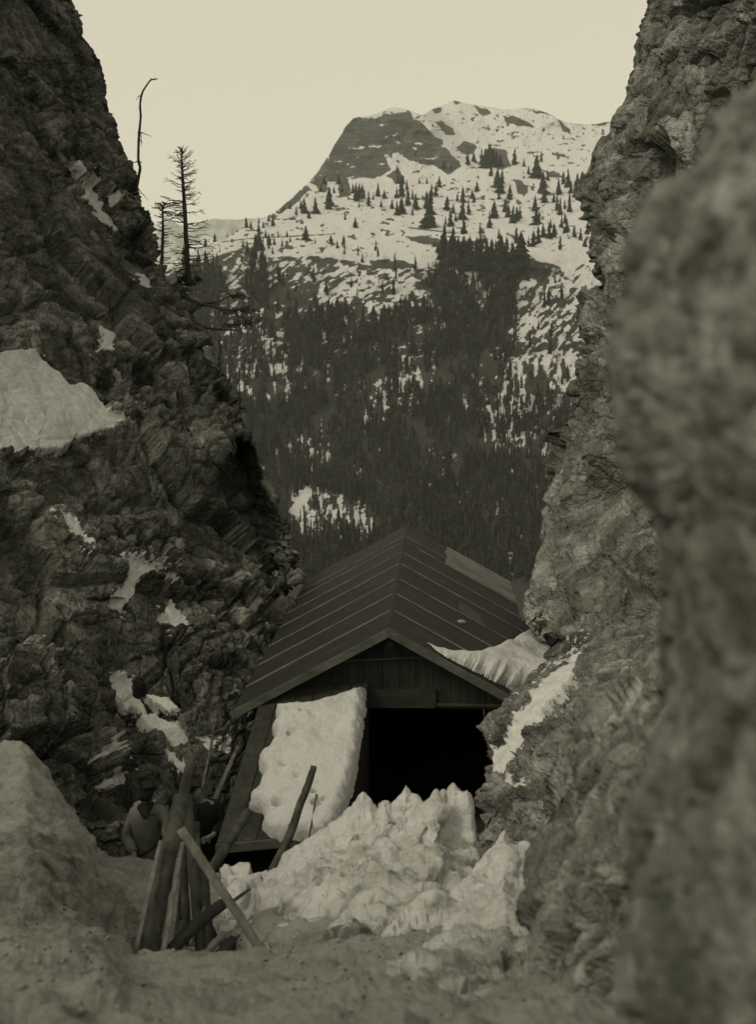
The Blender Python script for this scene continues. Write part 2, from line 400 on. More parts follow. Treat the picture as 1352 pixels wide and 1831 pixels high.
def build_hills():
    us = np.linspace(-200, 760, 200)
    top = lerp(us, [-200, 250, 300, 340, 380, 420, 480, 760], [410, 406, 398, 404, 391, 392, 388, 395]) + 7 * (fbm(np.stack([us / 22, 0 * us, 0 * us], -1), 61, 4) - .5)
    t = np.linspace(0, 1, 50)
    U = us[:, None] + 0 * t[None]; Vv = top[:, None] + (640 - top[:, None]) * t[None]
    q = np.stack([U / 40, Vv / 40, 0 * U], -1)
    Yh = 6400 - 2300 * t[None] + 500 * (fbm(q, 62, 4) - .5)
    P = at(U, Vv, Yh); back = np.stack([P[:, 0] + np.array([0, 300., -250.]) * k for k in (3, 2, 1)], 1)
    P = np.concatenate([back, P], 1)
    s = NT("hazed_far_hill"); n = s.noise(s.coord(), .004, 6, .65)
    s.col(s.ramp(n, [(.40, .26), (.52, .36), (.62, .62)]))  # pale tones put the distance haze into the hills' own colour
    tag(link("hills", grid_mesh("hills", P), s.m), kind='structure')
build_hills()

# ------------------------------------------------------------------ conifers on the mountain
def conifer_arrays(rng, tiers, seg, slim, thin=1.0):
    """unit-height conifer: drooping ragged tiers round a stem; returns verts and triangles"""
    vs, fs = [], []
    def ring(z, r, n, jz):
        i0 = len(vs)
        for k in range(n):
            t = 2 * math.pi * (k + rng.random() * .5) / n; rr = r * rng.uniform(.4, 1.25)
            vs.append((math.cos(t) * rr, math.sin(t) * rr, z - jz * rng.random()))
        return i0
    for q in range(4): vs.append(((q % 2 - .5) * .03, (q // 2 - .5) * .03, 0))
    vs.append((0, 0, .5)); fs += [(0, 1, 4), (1, 3, 4), (3, 2, 4), (2, 0, 4)]
    for i in range(tiers):
        f = i / tiers; z0 = .05 + .9 * f; h = .95 / tiers * 1.9
        r = slim * (1 - f) ** .85 * rng.uniform(.8, 1.15) * thin + .012
        a = ring(z0, r, seg, .05); vs.append((0, 0, min(z0 + h, 1.0))); ap = len(vs) - 1
        vs.append((0, 0, z0 + .02)); lo = len(vs) - 1
        for k in range(seg):
            fs.append((a + k, a + (k + 1) % seg, ap)); fs.append((a + (k + 1) % seg, a + k, lo))
    return np.array(vs, np.float32), np.array(fs, np.int32)
M_conifer = mat_plain("dark_conifer", .026, .4, .95, .25, .2)
def mat_tone(name, lo, hi):
    s = NT(name); s.col(s.ramp(s.attr('tone'), [(.1, lo), (.9, hi)])); s.b.inputs['Roughness'].default_value = .95; return s.m
M_conifer_far = mat_tone("deep_forest_conifer", .007, .032)
M_larch_far = mat_tone("leafless_larch_wood", .03, .085)
rng = random.Random(11)
tpl = []
for k in range(6):
    v_, f_ = conifer_arrays(random.Random(100 + k), 9, 8, [.17, .2, .24, .15, .22, .27][k])
    tpl.append(raw_mesh("mountain_conifer", v_, None, f_))
    tpl[-1].materials.append(M_conifer)
def c2(x, y): return 350 + x * .5621, 160 + y * .5621
TREES = """200,455,30 250,495,25 290,470,20 350,480,40 300,485,20 430,490,25 470,495,28 450,505,22 380,490,15 160,440,30 175,440,20 200,425,18 245,435,35 232,420,20 320,400,25 345,395,45
380,395,45 425,380,60 420,345,20 550,370,40 580,340,40 535,345,25 520,375,18 510,355,50 508,440,30 475,415,20 640,400,40 655,395,45 675,370,55 655,340,60 640,345,30 700,380,45 745,440,100 735,380,50
750,340,35 765,340,40 775,310,30 800,385,40 810,435,45 795,430,25 833,355,22 850,360,45 850,415,60 853,460,50 868,395,40 885,360,25 895,325,30 905,460,30 920,490,25 912,510,40 935,440,45 950,410,50
965,475,30 985,390,40 965,350,30 1000,350,42 995,405,34 1010,425,50 1022,420,40 1032,410,35 1020,490,45 1035,480,20 1080,385,42 1085,430,45 1075,500,45 1090,490,45 1060,500,25 1105,470,40 1110,360,50
1105,330,60 1120,290,30 1085,280,60 1155,335,45 1150,385,44 1160,400,50 1185,310,50 1190,390,45 1210,345,50 1195,330,35 1230,320,50 1235,300,30 1125,475,45 1140,470,40 1180,455,40 1205,470,35
1225,480,35 1240,500,25 1160,510,40 1190,360,30 960,310,50 975,300,40 910,240,45 922,250,52 935,245,62 948,240,48 958,245,42 970,245,36 865,240,40 885,230,26 1015,240,46 1100,230,30 1045,245,24 940,275,34
968,330,44 1170,300,36 1240,340,44 1215,300,30 1060,270,24 700,210,16 790,250,24 812,255,20 640,265,22 600,345,22 625,380,26 590,375,20 690,400,20 565,350,20 530,550,28 770,520,30 760,500,22
820,395,30 828,420,24 880,345,24 1035,520,24 1010,525,22 985,520,26 1090,455,22 1130,440,26 1165,440,34 1175,425,30 1095,405,18 1250,380,50 1255,420,44 1248,460,40 1140,360,30 1175,380,26
690,350,28 712,300,18 735,300,20 645,300,30 660,300,24 672,320,30 520,345,40 530,330,26 455,300,26 465,325,22 410,300,24 398,325,20 440,330,20 500,330,28 280,385,16 300,380,16 335,380,24 360,410,22
215,440,18 222,470,22 262,470,20 275,500,22 190,510,46 205,515,60 198,500,40 150,500,20 60,485,24 30,500,24 100,470,14""".split()
GROUP_UP = "dark conifers scattered over the snowy mountain"
def tree_label(u, v, h):
    size = "tall" if h > 26 else ("middling" if h > 17 else "small")
    if v < 320: where = "high on the snow under the mountain summit"
    elif u < 480: where = "on the left shoulder of the snowy mountain"
    elif u < 640: where = "on the snow below the dark summit cliff"
    elif u < 800: where = "on the open snow in the mountain's middle"
    elif u < 930: where = "on the mountain snow right of the open middle"
    else: where = "on the mountain snow beside the right rock wall"
    if v > 440: where = where.replace("on the", "low on the", 1)
    return f"{size} dark conifer {where}"
def mountain_tree(u, v, h, label, group, k=None):
    Y = float(ymt(u, v)); p = at(u, v + .5, Y)
    o = bpy.data.objects.new("mountain_conifer", tpl[rng.randrange(6) if k is None else k]); col.objects.link(o)
    H = 1.12 * h * px(Y); o.location = p; w_ = rng.uniform(1.0, 1.5); o.scale = (H * w_, H * w_, H); o.rotation_euler = (0, 0, rng.uniform(0, 6.28))
    tag(o, label, "tree", group)
for s_ in TREES:
    x, y, h = map(float, s_.split(','))
    u, v = c2(x, y)
    mountain_tree(u, v, h * .5621, tree_label(u, v, h * .5621), GROUP_UP)
# the tall spruces whose tops stand clear along the edge of the forest
EDGE = [((786, 455), (935, 480), 20, 54, "tall spruce at the upper edge of the big dark stand on the mountain"), ((508, 585), (622, 565), 16, 42, "spruce at the top edge of the forest below the white gully"),
        ((640, 590), (760, 560), 16, 40, "spruce in the forest edge under the broken snow slope"), ((340, 520), (398, 500), 8, 40, "spruce in the dark stand at the mountain's left foot"),
        ((890, 500), (905, 560), 6, 55, "tall spruce beside the snowy hollow below the terrace"), ((440, 505), (480, 520), 6, 40, "spruce on the broken band under the left terrace"),
        ((515, 1005), (560, 985), 12, 36, "young spruce on the snow patch beyond the hut roof"), ((565, 960), (650, 950), 12, 26, "small spruce on the snow patch beyond the hut roof")]
for (a, b, n, h, lab) in EDGE:
    for i in range(n):
        f = (i + rng.random()) / n
        mountain_tree(a[0] + (b[0] - a[0]) * f, a[1] + (b[1] - a[1]) * f + rng.uniform(-6, 22), h * rng.uniform(.65, 1.1), lab, "spruces along the forest edge")

def build_forest():
    r = np.random.default_rng(5)
    N = 30000
    u = r.uniform(300, 1120, N); v = r.uniform(430, 1040, N)
    dens = lerp(v, [430, 470, 520, 580, 640, 720, 860, 1040], [0, .015, .03, .08, .20, .42, .9, 1])
    stand = polys_mask(u, v, [[(786, 462), (880, 465), (938, 480), (945, 560), (900, 640), (760, 640), (765, 560)], [(510, 590), (620, 580), (640, 640), (490, 680)], [(640, 600), (770, 570), (760, 680), (620, 680)],
                              [(330, 475), (398, 470), (400, 580), (330, 620)], [(885, 470), (905, 480), (915, 590), (890, 600)], [(440, 445), (482, 445), (488, 560), (450, 560)], [(400, 580), (480, 540), (500, 680), (400, 720)]], 16, 18, 4, 26)
    dens = np.maximum(dens, stand * .38)
    clear = polys_mask(u, v, [[(575, 470), (660, 485), (760, 470), (780, 480), (740, 520), (700, 560), (690, 600), (668, 560), (640, 530), (600, 545), (560, 560), (590, 510)],
                              [(398, 485), (440, 462), (445, 500), (425, 540), (398, 540)], [(985, 480), (1070, 430), (1090, 500), (1060, 600), (1040, 640), (960, 660), (905, 660), (930, 600), (960, 540)],
                              [(908, 490), (955, 485), (968, 512), (930, 545)], [(506, 880), (560, 868), (645, 893), (690, 940), (640, 975), (600, 950), (560, 965), (516, 940)]], 6, 12, 8, 22)
    dens = dens * (1 - .8 * clear) * (1 - .6 * polys_mask(u, v, [[(395, 555), (500, 545), (530, 700), (500, 730), (420, 720)], [(880, 640), (1065, 620), (1020, 840), (850, 800)], [(520, 760), (560, 770), (600, 830), (560, 850)], [(640, 690), (760, 650), (740, 740), (650, 760)], [(500, 885), (560, 872), (650, 895), (690, 945), (600, 975), (515, 965)]], 16, 16, 12, 26))
    gap = fbm(np.stack([u / 16, v / 42, 0 * u], -1), 91, 4, .6)
    dens = dens * sstep(.40, .52, gap + .05 * sstep(640, 760, v) + .05 * sstep(800, 900, v) + .1 * stand - .06 * sstep(880, 960, u))
    k = r.random(N) < dens; u, v = u[k], v[k]
    o = np.argsort(v); u, v = u[o], v[o]
    n = len(u); Y = ymt(u, v); P = at(u, v, Y)
    lar = fbm(np.stack([u / 45, v / 30, 0 * u], -1), 93, 3) + .25 * sstep(700, 860, v) * 1.0
    larch = (r.random(n) < sstep(.5, .78, lar) * .75)
    h = (lerp(v, [450, 600, 800, 1000], [24, 27, 24, 27]) * r.uniform(.6, 1.25, n)) * px(Y)
    h = np.where(larch, h * 1.1, h)
    vs, fs, ms, tone = [], [], [], []; off = 0
    tree_tone = np.clip(.5 + .9 * (fbm(np.stack([u / 30, v / 24, 0 * u], -1), 95, 3) - .5) + r.normal(0, .22, n), 0, 1)
    for kind in range(8):
        rr = random.Random(300 + kind)
        tv, tf = conifer_arrays(rr, 5 if kind < 5 else 6, 5, .17 if kind < 5 else .12, 1.0 if kind < 5 else .8)
        pick = np.where(larch, 5 + (np.arange(n) * 7 % 3), np.arange(n) * 13 % 5) == kind
        idx = np.nonzero(pick)[0]
        if not len(idx): continue
        rot = r.uniform(0, 6.28, len(idx)); c, s_ = np.cos(rot), np.sin(rot); hh = h[idx]; wd = hh * r.uniform(.8, 1.25, len(idx))
        X = (tv[None, :, 0] * c[:, None] - tv[None, :, 1] * s_[:, None]) * wd[:, None] + P[idx, 0, None]
        Yv = (tv[None, :, 0] * s_[:, None] + tv[None, :, 1] * c[:, None]) * wd[:, None] + P[idx, 1, None]
        Z = tv[None, :, 2] * hh[:, None] + P[idx, 2, None] - .3
        vs.append(np.stack([X, Yv, Z], -1).reshape(-1, 3))
        fs.append((tf[None] + (np.arange(len(idx)) * len(tv))[:, None, None]).reshape(-1, 3) + off); off += len(idx) * len(tv)
        tone.append(np.repeat(tree_tone[idx], len(tv)))
        ms.append(np.full(len(idx) * len(tf), 0 if kind < 5 else 1))
    me = raw_mesh("forest", np.concatenate(vs), None, np.concatenate(fs), np.concatenate(ms))
    a_ = me.attributes.new('tone', 'FLOAT', 'POINT'); a_.data.foreach_set('value', np.concatenate(tone).astype(np.float32))
    me.materials.append(M_conifer_far); me.materials.append(M_larch_far)
    ob = link("forest", me, None, None, False); tag(ob, "dark conifer forest covering the lower mountain side beyond the hut", "forest", kind='stuff')
build_forest()

def build_terrain():
    """ground that falls from the gorge to the valley floor and runs out under the mountains"""
    xs = np.sinh(np.linspace(-6.2, 6.2, 160)) * 14.0; ys = np.concatenate([np.linspace(-45, 30, 26), 30 + np.sinh(np.linspace(0, 5.4, 120))[1:] * 17])
    X, Yy = np.meshgrid(xs, ys, indexing='ij')
    Z = lerp(Yy, [-45, 22, 60, 300, 620, 900, 2200], [-3, -3.2, -22, -110, -158, -168, -180]) + np.clip(Yy - 30, 0, 300) / 300 * 22 * (fbm(np.stack([X / 130, Yy / 130, 0 * X], -1), 81, 4) - .5)
    s = NT("valley_snow_and_scrub"); n = s.noise(s.coord(), .09, 8, .7); s.col(s.ramp(n, [(.44, .04), (.52, .08), (.58, .62)]))
    tag(link("terrain", grid_mesh("terrain", np.stack([X, Yy, Z], -1), flip=True), s.m), kind='structure')
build_terrain()

# ================================================================== cliffs
def rock_disp(P, layers, seed, stretch=(1, 1, 1), warp=.12, rnd=.10):
    """fractured blocks at several sizes: every block is a tilted plane between joints; returns big forms, small forms, tone of the blocks"""
    q = np.asarray(P, np.float32) * np.asarray(stretch, np.float32)
    c, s_ = math.cos(.6), math.sin(.6)
    q = np.stack([q[..., 0] * c - q[..., 2] * s_, q[..., 1], (q[..., 0] * s_ + q[..., 2] * c) * 1.25], -1)        # bedding dips down to the right
    d = np.zeros(q.shape[:-1], np.float32); dbig = d; tone = d + .5
    rough = sstep(.34, .60, fbm(q / 2.2, seed + 50, 4))          # slabby faces against broken ones
    for i, (size, amp, tilt, crack) in enumerate(layers):
        wv = np.stack([fbm(q / size * 1.3 + 7.7 * c_, seed + 20 + c_, 3) - .5 for c_ in range(3)], -1)
        f1, f2, ci, vec = worley(q / size + wv * warp * 2, seed + i)
        hgt = (ci & np.uint32(255)).astype(np.float32) / 255 - .5
        tv = np.stack([((ci >> np.uint32(k)) & np.uint32(255)).astype(np.float32) / 127.5 - 1 for k in (6, 14, 22)], -1)
        w_ = 1 if i == 0 else .35 + 1.0 * rough
        d = d + amp * w_ * (1.2 * hgt + 1.15 * tilt * (vec * tv).sum(-1) + rnd * (.4 - f1 * f1) * 1.6 - crack * (1 - sstep(.01, .11 if i else .06, f2 - f1)))
        if i == 0: dbig = d + 0
        else: tone = tone + (((ci >> np.uint32(4)) & np.uint32(255)).astype(np.float32) / 255 - .5) * (.5, .55, .35)[min(i - 1, 2)] * (.5 + .6 * rough)
    return dbig, d - dbig, np.clip(tone, 0, 1)
def cliff(name, vs, sil, ysil, uright, yright, nt, layers, seed, mat, snow=(), stretch=(1, 1, 1), power=1.0, wrap=(-6, 10), bulge=None, big=.8, snow_wob=7, kind='structure', lead=0, bigfade=None, extend=None):
    """rock face from a near edge (uright, yright) to its far outline sil; past the outline it turns away round the corner"""
    nv = len(vs); t = np.linspace(0, 1, nt)
    us = lerp(vs, *zip(*[(b, a) for a, b in sil])); us = us + 5 * (fbm(np.stack([vs / 14, 0 * vs, 0 * vs], -1), seed + 3, 3) - .5)
    Ys = lerp(vs, *zip(*ysil)); Yr = lerp(vs, *zip(*yright)); ur = lerp(vs, *zip(*uright)) if isinstance(uright, list) else uright + 0 * vs
    T = t[None] + 0 * vs[:, None]
    U = ur[:, None] + (us - ur)[:, None] * T
    iv = (1 / Yr)[:, None] + ((1 / Ys) - (1 / Yr))[:, None] * T ** power      # even in perspective
    Yg = 1 / iv; Vg = vs[:, None] + 0 * T
    if bulge is not None: Yg = Yg + bulge(U, Vg, T)
    P = at(U, Vg, Yg)
    nw = 24; wt = (np.linspace(0, 1, nw + 1)[1:]) ** 1.5
    e = P[:, -1:, :] + np.stack([wrap[0] * wt ** 1.2, wrap[1] * wt ** .9, 0 * wt], -1)[None]
    snowm = polys_mask(U, Vg, snow, 8, snow_wob, seed + 40, 16, 3.5) if len(snow) else np.zeros(U.shape)
    nl = 0
    if extend is not None:
        nl = 36; lt = np.linspace(1, 0, nl + 1)[:-1]
        P = np.concatenate([P[:, :1] + np.stack([extend[0] * lt, extend[1] * lt, 0 * lt], -1)[None], P], 1)
        snowm = np.concatenate([np.zeros((nv, nl)), snowm], 1); U = np.concatenate([np.repeat(U[:, :1], nl, 1), U], 1); Vg = np.concatenate([np.repeat(Vg[:, :1], nl, 1), Vg], 1); T = np.concatenate([np.zeros((nv, nl)), T], 1)
    P = np.concatenate([P, e], 1); snowm = np.concatenate([snowm, np.zeros((nv, nw))], 1)
    n, s = normals(P, (slice(None), slice(0, nt - 4)))
    # smoothed normals so that the displacement does not fold
    for ax in (0, 1):
        for _ in range(6): n = (n + np.roll(n, 1, ax) + np.roll(n, -1, ax)) / 3 if False else n
    dB, d, tone = rock_disp(P, layers, seed, stretch); dB = dB + big * (fbm(P / 3.2, seed + 60, 4) - .5)
    if bigfade is not None: dB = dB * lerp(vs, *zip(*bigfade))[:, None]
    d = d + dB * np.concatenate([1 - .75 * sstep(.72, 1, T), np.full((nv, nw), .25)], 1)
    d = d + .06 * (fbm(P / .12, seed + 61, 4, .6) - .5) * min(1, big * 2)
    ls = .22 * (fbm(P / .9, seed + 62, 4) - .5) + .0
    hard = sstep(.45, .75, snowm)
    d = d * (1 - .9 * hard) + ls * hard
    P = P + n * d[..., None]
    n2, _ = normals(P, (slice(None), slice(0, nt - 4)))
    scr = sstep(.42, .8, n2[..., 2]) * fbm(P / .5, seed + 63, 4)            # scraps left on small ledges
    near = polys_mask(np.concatenate([U, np.repeat(U[:, -1:], nw, 1)], 1), np.concatenate([Vg, np.repeat(Vg[:, -1:], nw, 1)], 1), snow, 30, 0, 0, 1, 24) if len(snow) else 0 * snowm
    snowm = np.maximum(snowm, scr * (.25 + .75 * near) * (.9 if len(snow) else .0))
    me = grid_mesh(name, P, {'snow': snowm, 'tone': tone}, flip=s < 0)
    o = link(name, me, mat); tag(o, kind=kind)
    return o
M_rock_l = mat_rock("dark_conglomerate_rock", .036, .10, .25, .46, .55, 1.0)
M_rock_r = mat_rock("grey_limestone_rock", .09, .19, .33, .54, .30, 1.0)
M_rock_n = mat_rock("near_rock", .12, .20, .30, .7, .25, 1.6)

LEFT_SIL = [(20, -1100), (115, -120), (148, 45), (152, 60), (180, 95), (187, 130), (190, 150), (197, 200), (204, 216), (215, 245), (226, 262), (240, 300), (258, 345), (272, 400), (286, 450), (304, 485),
            (318, 505), (333, 528), (346, 560), (362, 590), (368, 628), (378, 660), (400, 690), (424, 720), (446, 750), (456, 778), (463, 810), (478, 850), (497, 900), (514, 940), (520, 975),
            (523, 1030), (517, 1062), (513, 1100), (507, 1130), (486, 1200), (466, 1300), (452, 1640)]
LSNOW = [[(-200, 610), (60, 625), (80, 640), (110, 665), (125, 690), (150, 685), (165, 700), (185, 722), (188, 742), (225, 735), (229, 745), (205, 757), (175, 772), (130, 775), (112, 800), (75, 798), (-200, 820)],
         [(144, 282), (151, 284), (158, 302), (152, 304)], [(148, 325), (158, 330), (166, 345), (172, 366), (190, 388), (206, 406), (184, 392), (164, 368), (150, 350)], [(195, 350), (214, 337), (214, 349), (198, 364)],
         [(253, 496), (266, 503), (272, 517), (256, 513)], [(182, 575), (204, 600), (196, 624), (182, 625), (190, 605)], [(108, 921), (130, 928), (148, 962), (157, 988), (140, 968), (122, 948)],
         [(218, 1004), (254, 1016), (285, 1025), (248, 1034), (232, 1060), (215, 1088), (190, 1086), (200, 1072), (225, 1045)], [(282, 1034), (322, 1031), (308, 1046), (298, 1048)],
         [(305, 1072), (330, 1096), (333, 1116), (284, 1106), (300, 1092)], [(198, 1208), (225, 1222), (262, 1268), (266, 1280), (240, 1258), (228, 1265), (210, 1238)], [(262, 1240), (298, 1242), (320, 1264), (300, 1268), (280, 1250)],
         [(258, 1275), (278, 1272), (330, 1306), (336, 1330), (312, 1338), (290, 1310), (268, 1294)], [(186, 1322), (215, 1310), (206, 1336), (186, 1348)], [(298, 1345), (318, 1360), (334, 1366), (332, 1396), (312, 1378)],
         [(202, 1380), (216, 1384), (220, 1408), (206, 1404)], [(355, 1314), (372, 1320), (398, 1342), (380, 1344)], [(392, 1325), (404, 1330), (400, 1345)], [(255, 1010), (275, 1018), (268, 1024)], [(600, 10), (601, 10), (601, 11)]]
def lbulge(U, Vg, T):
    cave = polys_mask(U, Vg, [[(383, 850), (400, 810), (432, 790), (452, 800), (470, 850), (488, 905), (500, 960), (505, 1010), (492, 1040), (470, 1000), (440, 965), (408, 925), (380, 890)]], 14)
    rib = polys_mask(U, Vg, [[(330, 650), (365, 640), (440, 770), (455, 800), (420, 790), (385, 830), (360, 800), (330, 740)]], 20)
    gully = polys_mask(U, Vg, [[(190, 1100), (260, 1180), (360, 1330), (300, 1420), (200, 1440), (150, 1250)]], 60)
    return 1.7 * cave * (1 - sstep(.95, 1, T)) - .5 * rib + .8 * gully
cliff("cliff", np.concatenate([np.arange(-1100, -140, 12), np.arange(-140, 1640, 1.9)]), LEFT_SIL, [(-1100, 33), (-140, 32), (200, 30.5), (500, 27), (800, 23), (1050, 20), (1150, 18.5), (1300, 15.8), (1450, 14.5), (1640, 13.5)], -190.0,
      [(-1100, 22), (-140, 23), (200, 21.5), (500, 18.5), (800, 16), (1050, 14.2), (1300, 12.2), (1450, 11.6), (1640, 11.2)], 420,
      [(2.4, .32, .9, .3), (.85, .21, .9, .5), (.36, .11, .85, .6), (.16, .045, .75, .6)], 7, M_rock_l, LSNOW, (1.0, .8, 1.0), 1.0, (-9, 9), lbulge, .55, extend=(-4.0, -6.5))

RIGHT_SIL = [(1230, -1100), (1165, -140), (1146, 40), (1138, 75), (1138, 129), (1127, 139), (1123, 171), (1118, 196), (1100, 205), (1095, 232), (1077, 246), (1065, 267), (1065, 290), (1050, 313), (1054, 345), (1059, 391), (1065, 466),
             (1068, 484), (1080, 501), (1072, 523), (1063, 558), (1056, 617), (1042, 656), (1040, 674), (1019, 697), (1027, 717), (1011, 748), (1015, 780), (1006, 809), (992, 830), (988, 873), (967, 926), (964, 980), (957, 1040),
             (939, 1059), (938, 1131), (960, 1150), (990, 1180), (1010, 1230), (1040, 1340)]
def rbulge(U, Vg, T):
    seam = np.abs(U - lerp(Vg, [0, 100, 160, 260, 330, 420], [1230, 1175, 1160, 1158, 1150, 1110])); g = np.exp(-(seam / 7.0) ** 2) * sstep(430, 330, Vg)
    left = sstep(0, 14, lerp(Vg, [0, 100, 160, 260, 330, 420], [1230, 1175, 1160, 1158, 1150, 1110]) - U) * sstep(440, 340, Vg)
    return .5 * g + .7 * left
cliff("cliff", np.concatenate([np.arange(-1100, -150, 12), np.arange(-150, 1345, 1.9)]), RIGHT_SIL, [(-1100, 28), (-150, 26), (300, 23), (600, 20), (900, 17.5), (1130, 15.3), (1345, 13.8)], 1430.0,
      [(-1100, 19), (-150, 18.5), (300, 16.5), (600, 14.5), (1000, 12.3), (1345, 10.4)], 300,
      [(2.6, .44, .9, .35), (1.1, .22, .9, .5), (.45, .08, .75, .6), (.18, .03, .7, .5)], 107, M_rock_r, [], (1.0, .9, .85), 1.0, (5, 12), rbulge, .5, bigfade=[(-1100, 1), (780, 1), (960, .3), (1345, .2)])

LOW_SIL = [(1180, 1130), (1085, 1160), (1031, 1184), (1010, 1192), (986, 1202), (944, 1230), (914, 1263), (888, 1297), (869, 1331), (861, 1376), (852, 1433), (849, 1501), (846, 1560), (838, 1700), (836, 1960)]
RSNOW = [[(1028, 1186), (1024, 1200), (985, 1248), (958, 1290), (935, 1320), (915, 1350), (895, 1374), (880, 1376), (874, 1346), (905, 1326), (928, 1296), (924, 1282), (948, 1262), (965, 1230), (1000, 1200)],
         [(912, 1412), (944, 1389), (942, 1408), (922, 1420)], [(970, 1215), (985, 1208), (975, 1222)], [(900, 1390), (908, 1386), (912, 1392), (904, 1396)]]
cliff("rock_ledge", np.arange(1130, 1960, 1.7), LOW_SIL, [(1130, 12.9), (1263, 12.0), (1376, 11.2), (1500, 10.4), (1960, 8.5)], 1450.0,
      [(1130, 9.5), (1500, 6.5), (1960, 4.5)], 300, [(1.6, .17, .6, .2), (.6, .10, .55, .35), (.24, .07, .7, .4), (.1, .025, .6, .4)], 207, M_rock_r, RSNOW, (1, 1, .9), 1.0, (2.5, 5), None, .5, 5)

SLAB_SIL = [(1330, 1120), (1215, 1170), (1150, 1235), (1085, 1328), (1040, 1352), (1005, 1370), (985, 1420), (963, 1475), (945, 1540), (938, 1650), (934, 1840), (930, 1980)]
cliff("rock_slab", np.arange(1120, 1980, 2.2), SLAB_SIL, [(1120, 5.6), (1330, 5.2), (1540, 4.5), (1980, 3.3)], 1500.0,
      [(1120, 2.6), (1500, 2.2), (1980, 1.9)], 240, [(.8, .13, .8, .3), (.3, .07, .8, .45), (.12, .02, .7, .4)], 307, M_rock_n, [], (1, 1, .7), 1.0, (.9, 2.2), None, .3)

NEAR_SIL = [(1560, -100), (1420, 60), (1350, 150), (1308, 189), (1269, 217), (1240, 281), (1169, 335), (1145, 370), (1123, 413), (1106, 448), (1098, 498), (1091, 537), (1091, 571), (1095, 660), (1106, 756), (1120, 820), (1134, 862),
            (1155, 890), (1170, 944), (1177, 997), (1184, 1040), (1187, 1101), (1193, 1214), (1184, 1290), (1156, 1384), (1140, 1440), (1132, 1560), (1122, 1700), (1115, 1990)]
cliff("rock_buttress", np.arange(-100, 1990, 3.0), NEAR_SIL, [(-100, 1.75), (500, 1.6), (1200, 1.75), (1990, 1.5)], [(-100, 1700), (60, 1640), (189, 1600), (1990, 1560)],
      [(-100, .95), (1990, .8)], 160, [(.4, .03, .8, .2), (.15, .016, .7, .4), (.05, .006, .6, .4)], 407, M_rock_n, [], (1, 1, .55), 1.0, (.5, .5), None, .08)

# ================================================================== snow on the floor of the gorge
M_snow = mat_snow("old_snow", .52, .10, bdist=.07)
M_snow_dirty = mat_snow("dirty_trodden_snow", .25, .045, bdist=.09)  # base tone lowered for dirt and for the underexposed, vignetted foreground
def loft(colu, rows, nu, nv, usm=10):
    """sheet through columns of (v, Y) control places; rows run from near to far"""
    colu = np.asarray(colu, float); rows = np.asarray(rows, float)
    nr = rows.shape[1]; us = np.linspace(colu[0], colu[-1], nu)
    V_ = np.stack([np.interp(us, colu, rows[:, k, 0]) for k in range(nr)], 1); Y_ = np.stack([np.interp(us, colu, rows[:, k, 1]) for k in range(nr)], 1)
    if usm:
        ker = np.ones(usm) / usm
        def sm(a): return np.stack([np.convolve(np.pad(a[:, k], usm, mode='edge'), ker, 'same')[usm:-usm] for k in range(a.shape[1])], 1)
        V_, Y_ = sm(V_), sm(Y_)
    P = at(us[:, None] + 0 * V_, V_, Y_)
    t = np.linspace(0, nr - 1, nv); i = np.minimum(t.astype(int), nr - 2); f = t - i
    f = f * .6 + .4 * (f * f * (3 - 2 * f))
    return us, t, P[:, i] * (1 - f)[None, :, None] + P[:, i + 1] * f[None, :, None]
GC = [-1500, -700, -220, 40, 80, 125, 170, 205, 235, 275, 330, 420, 480, 600, 800, 900, 960, 1250, 2200]
GR0 = [(2100, 1.7), (1831, 3.0), (1690, 4.6), (1640, 5.6), (1500, 7.5), (1420, 9.0), (1338, 10.8), (1300, 13), (1300, 22)]
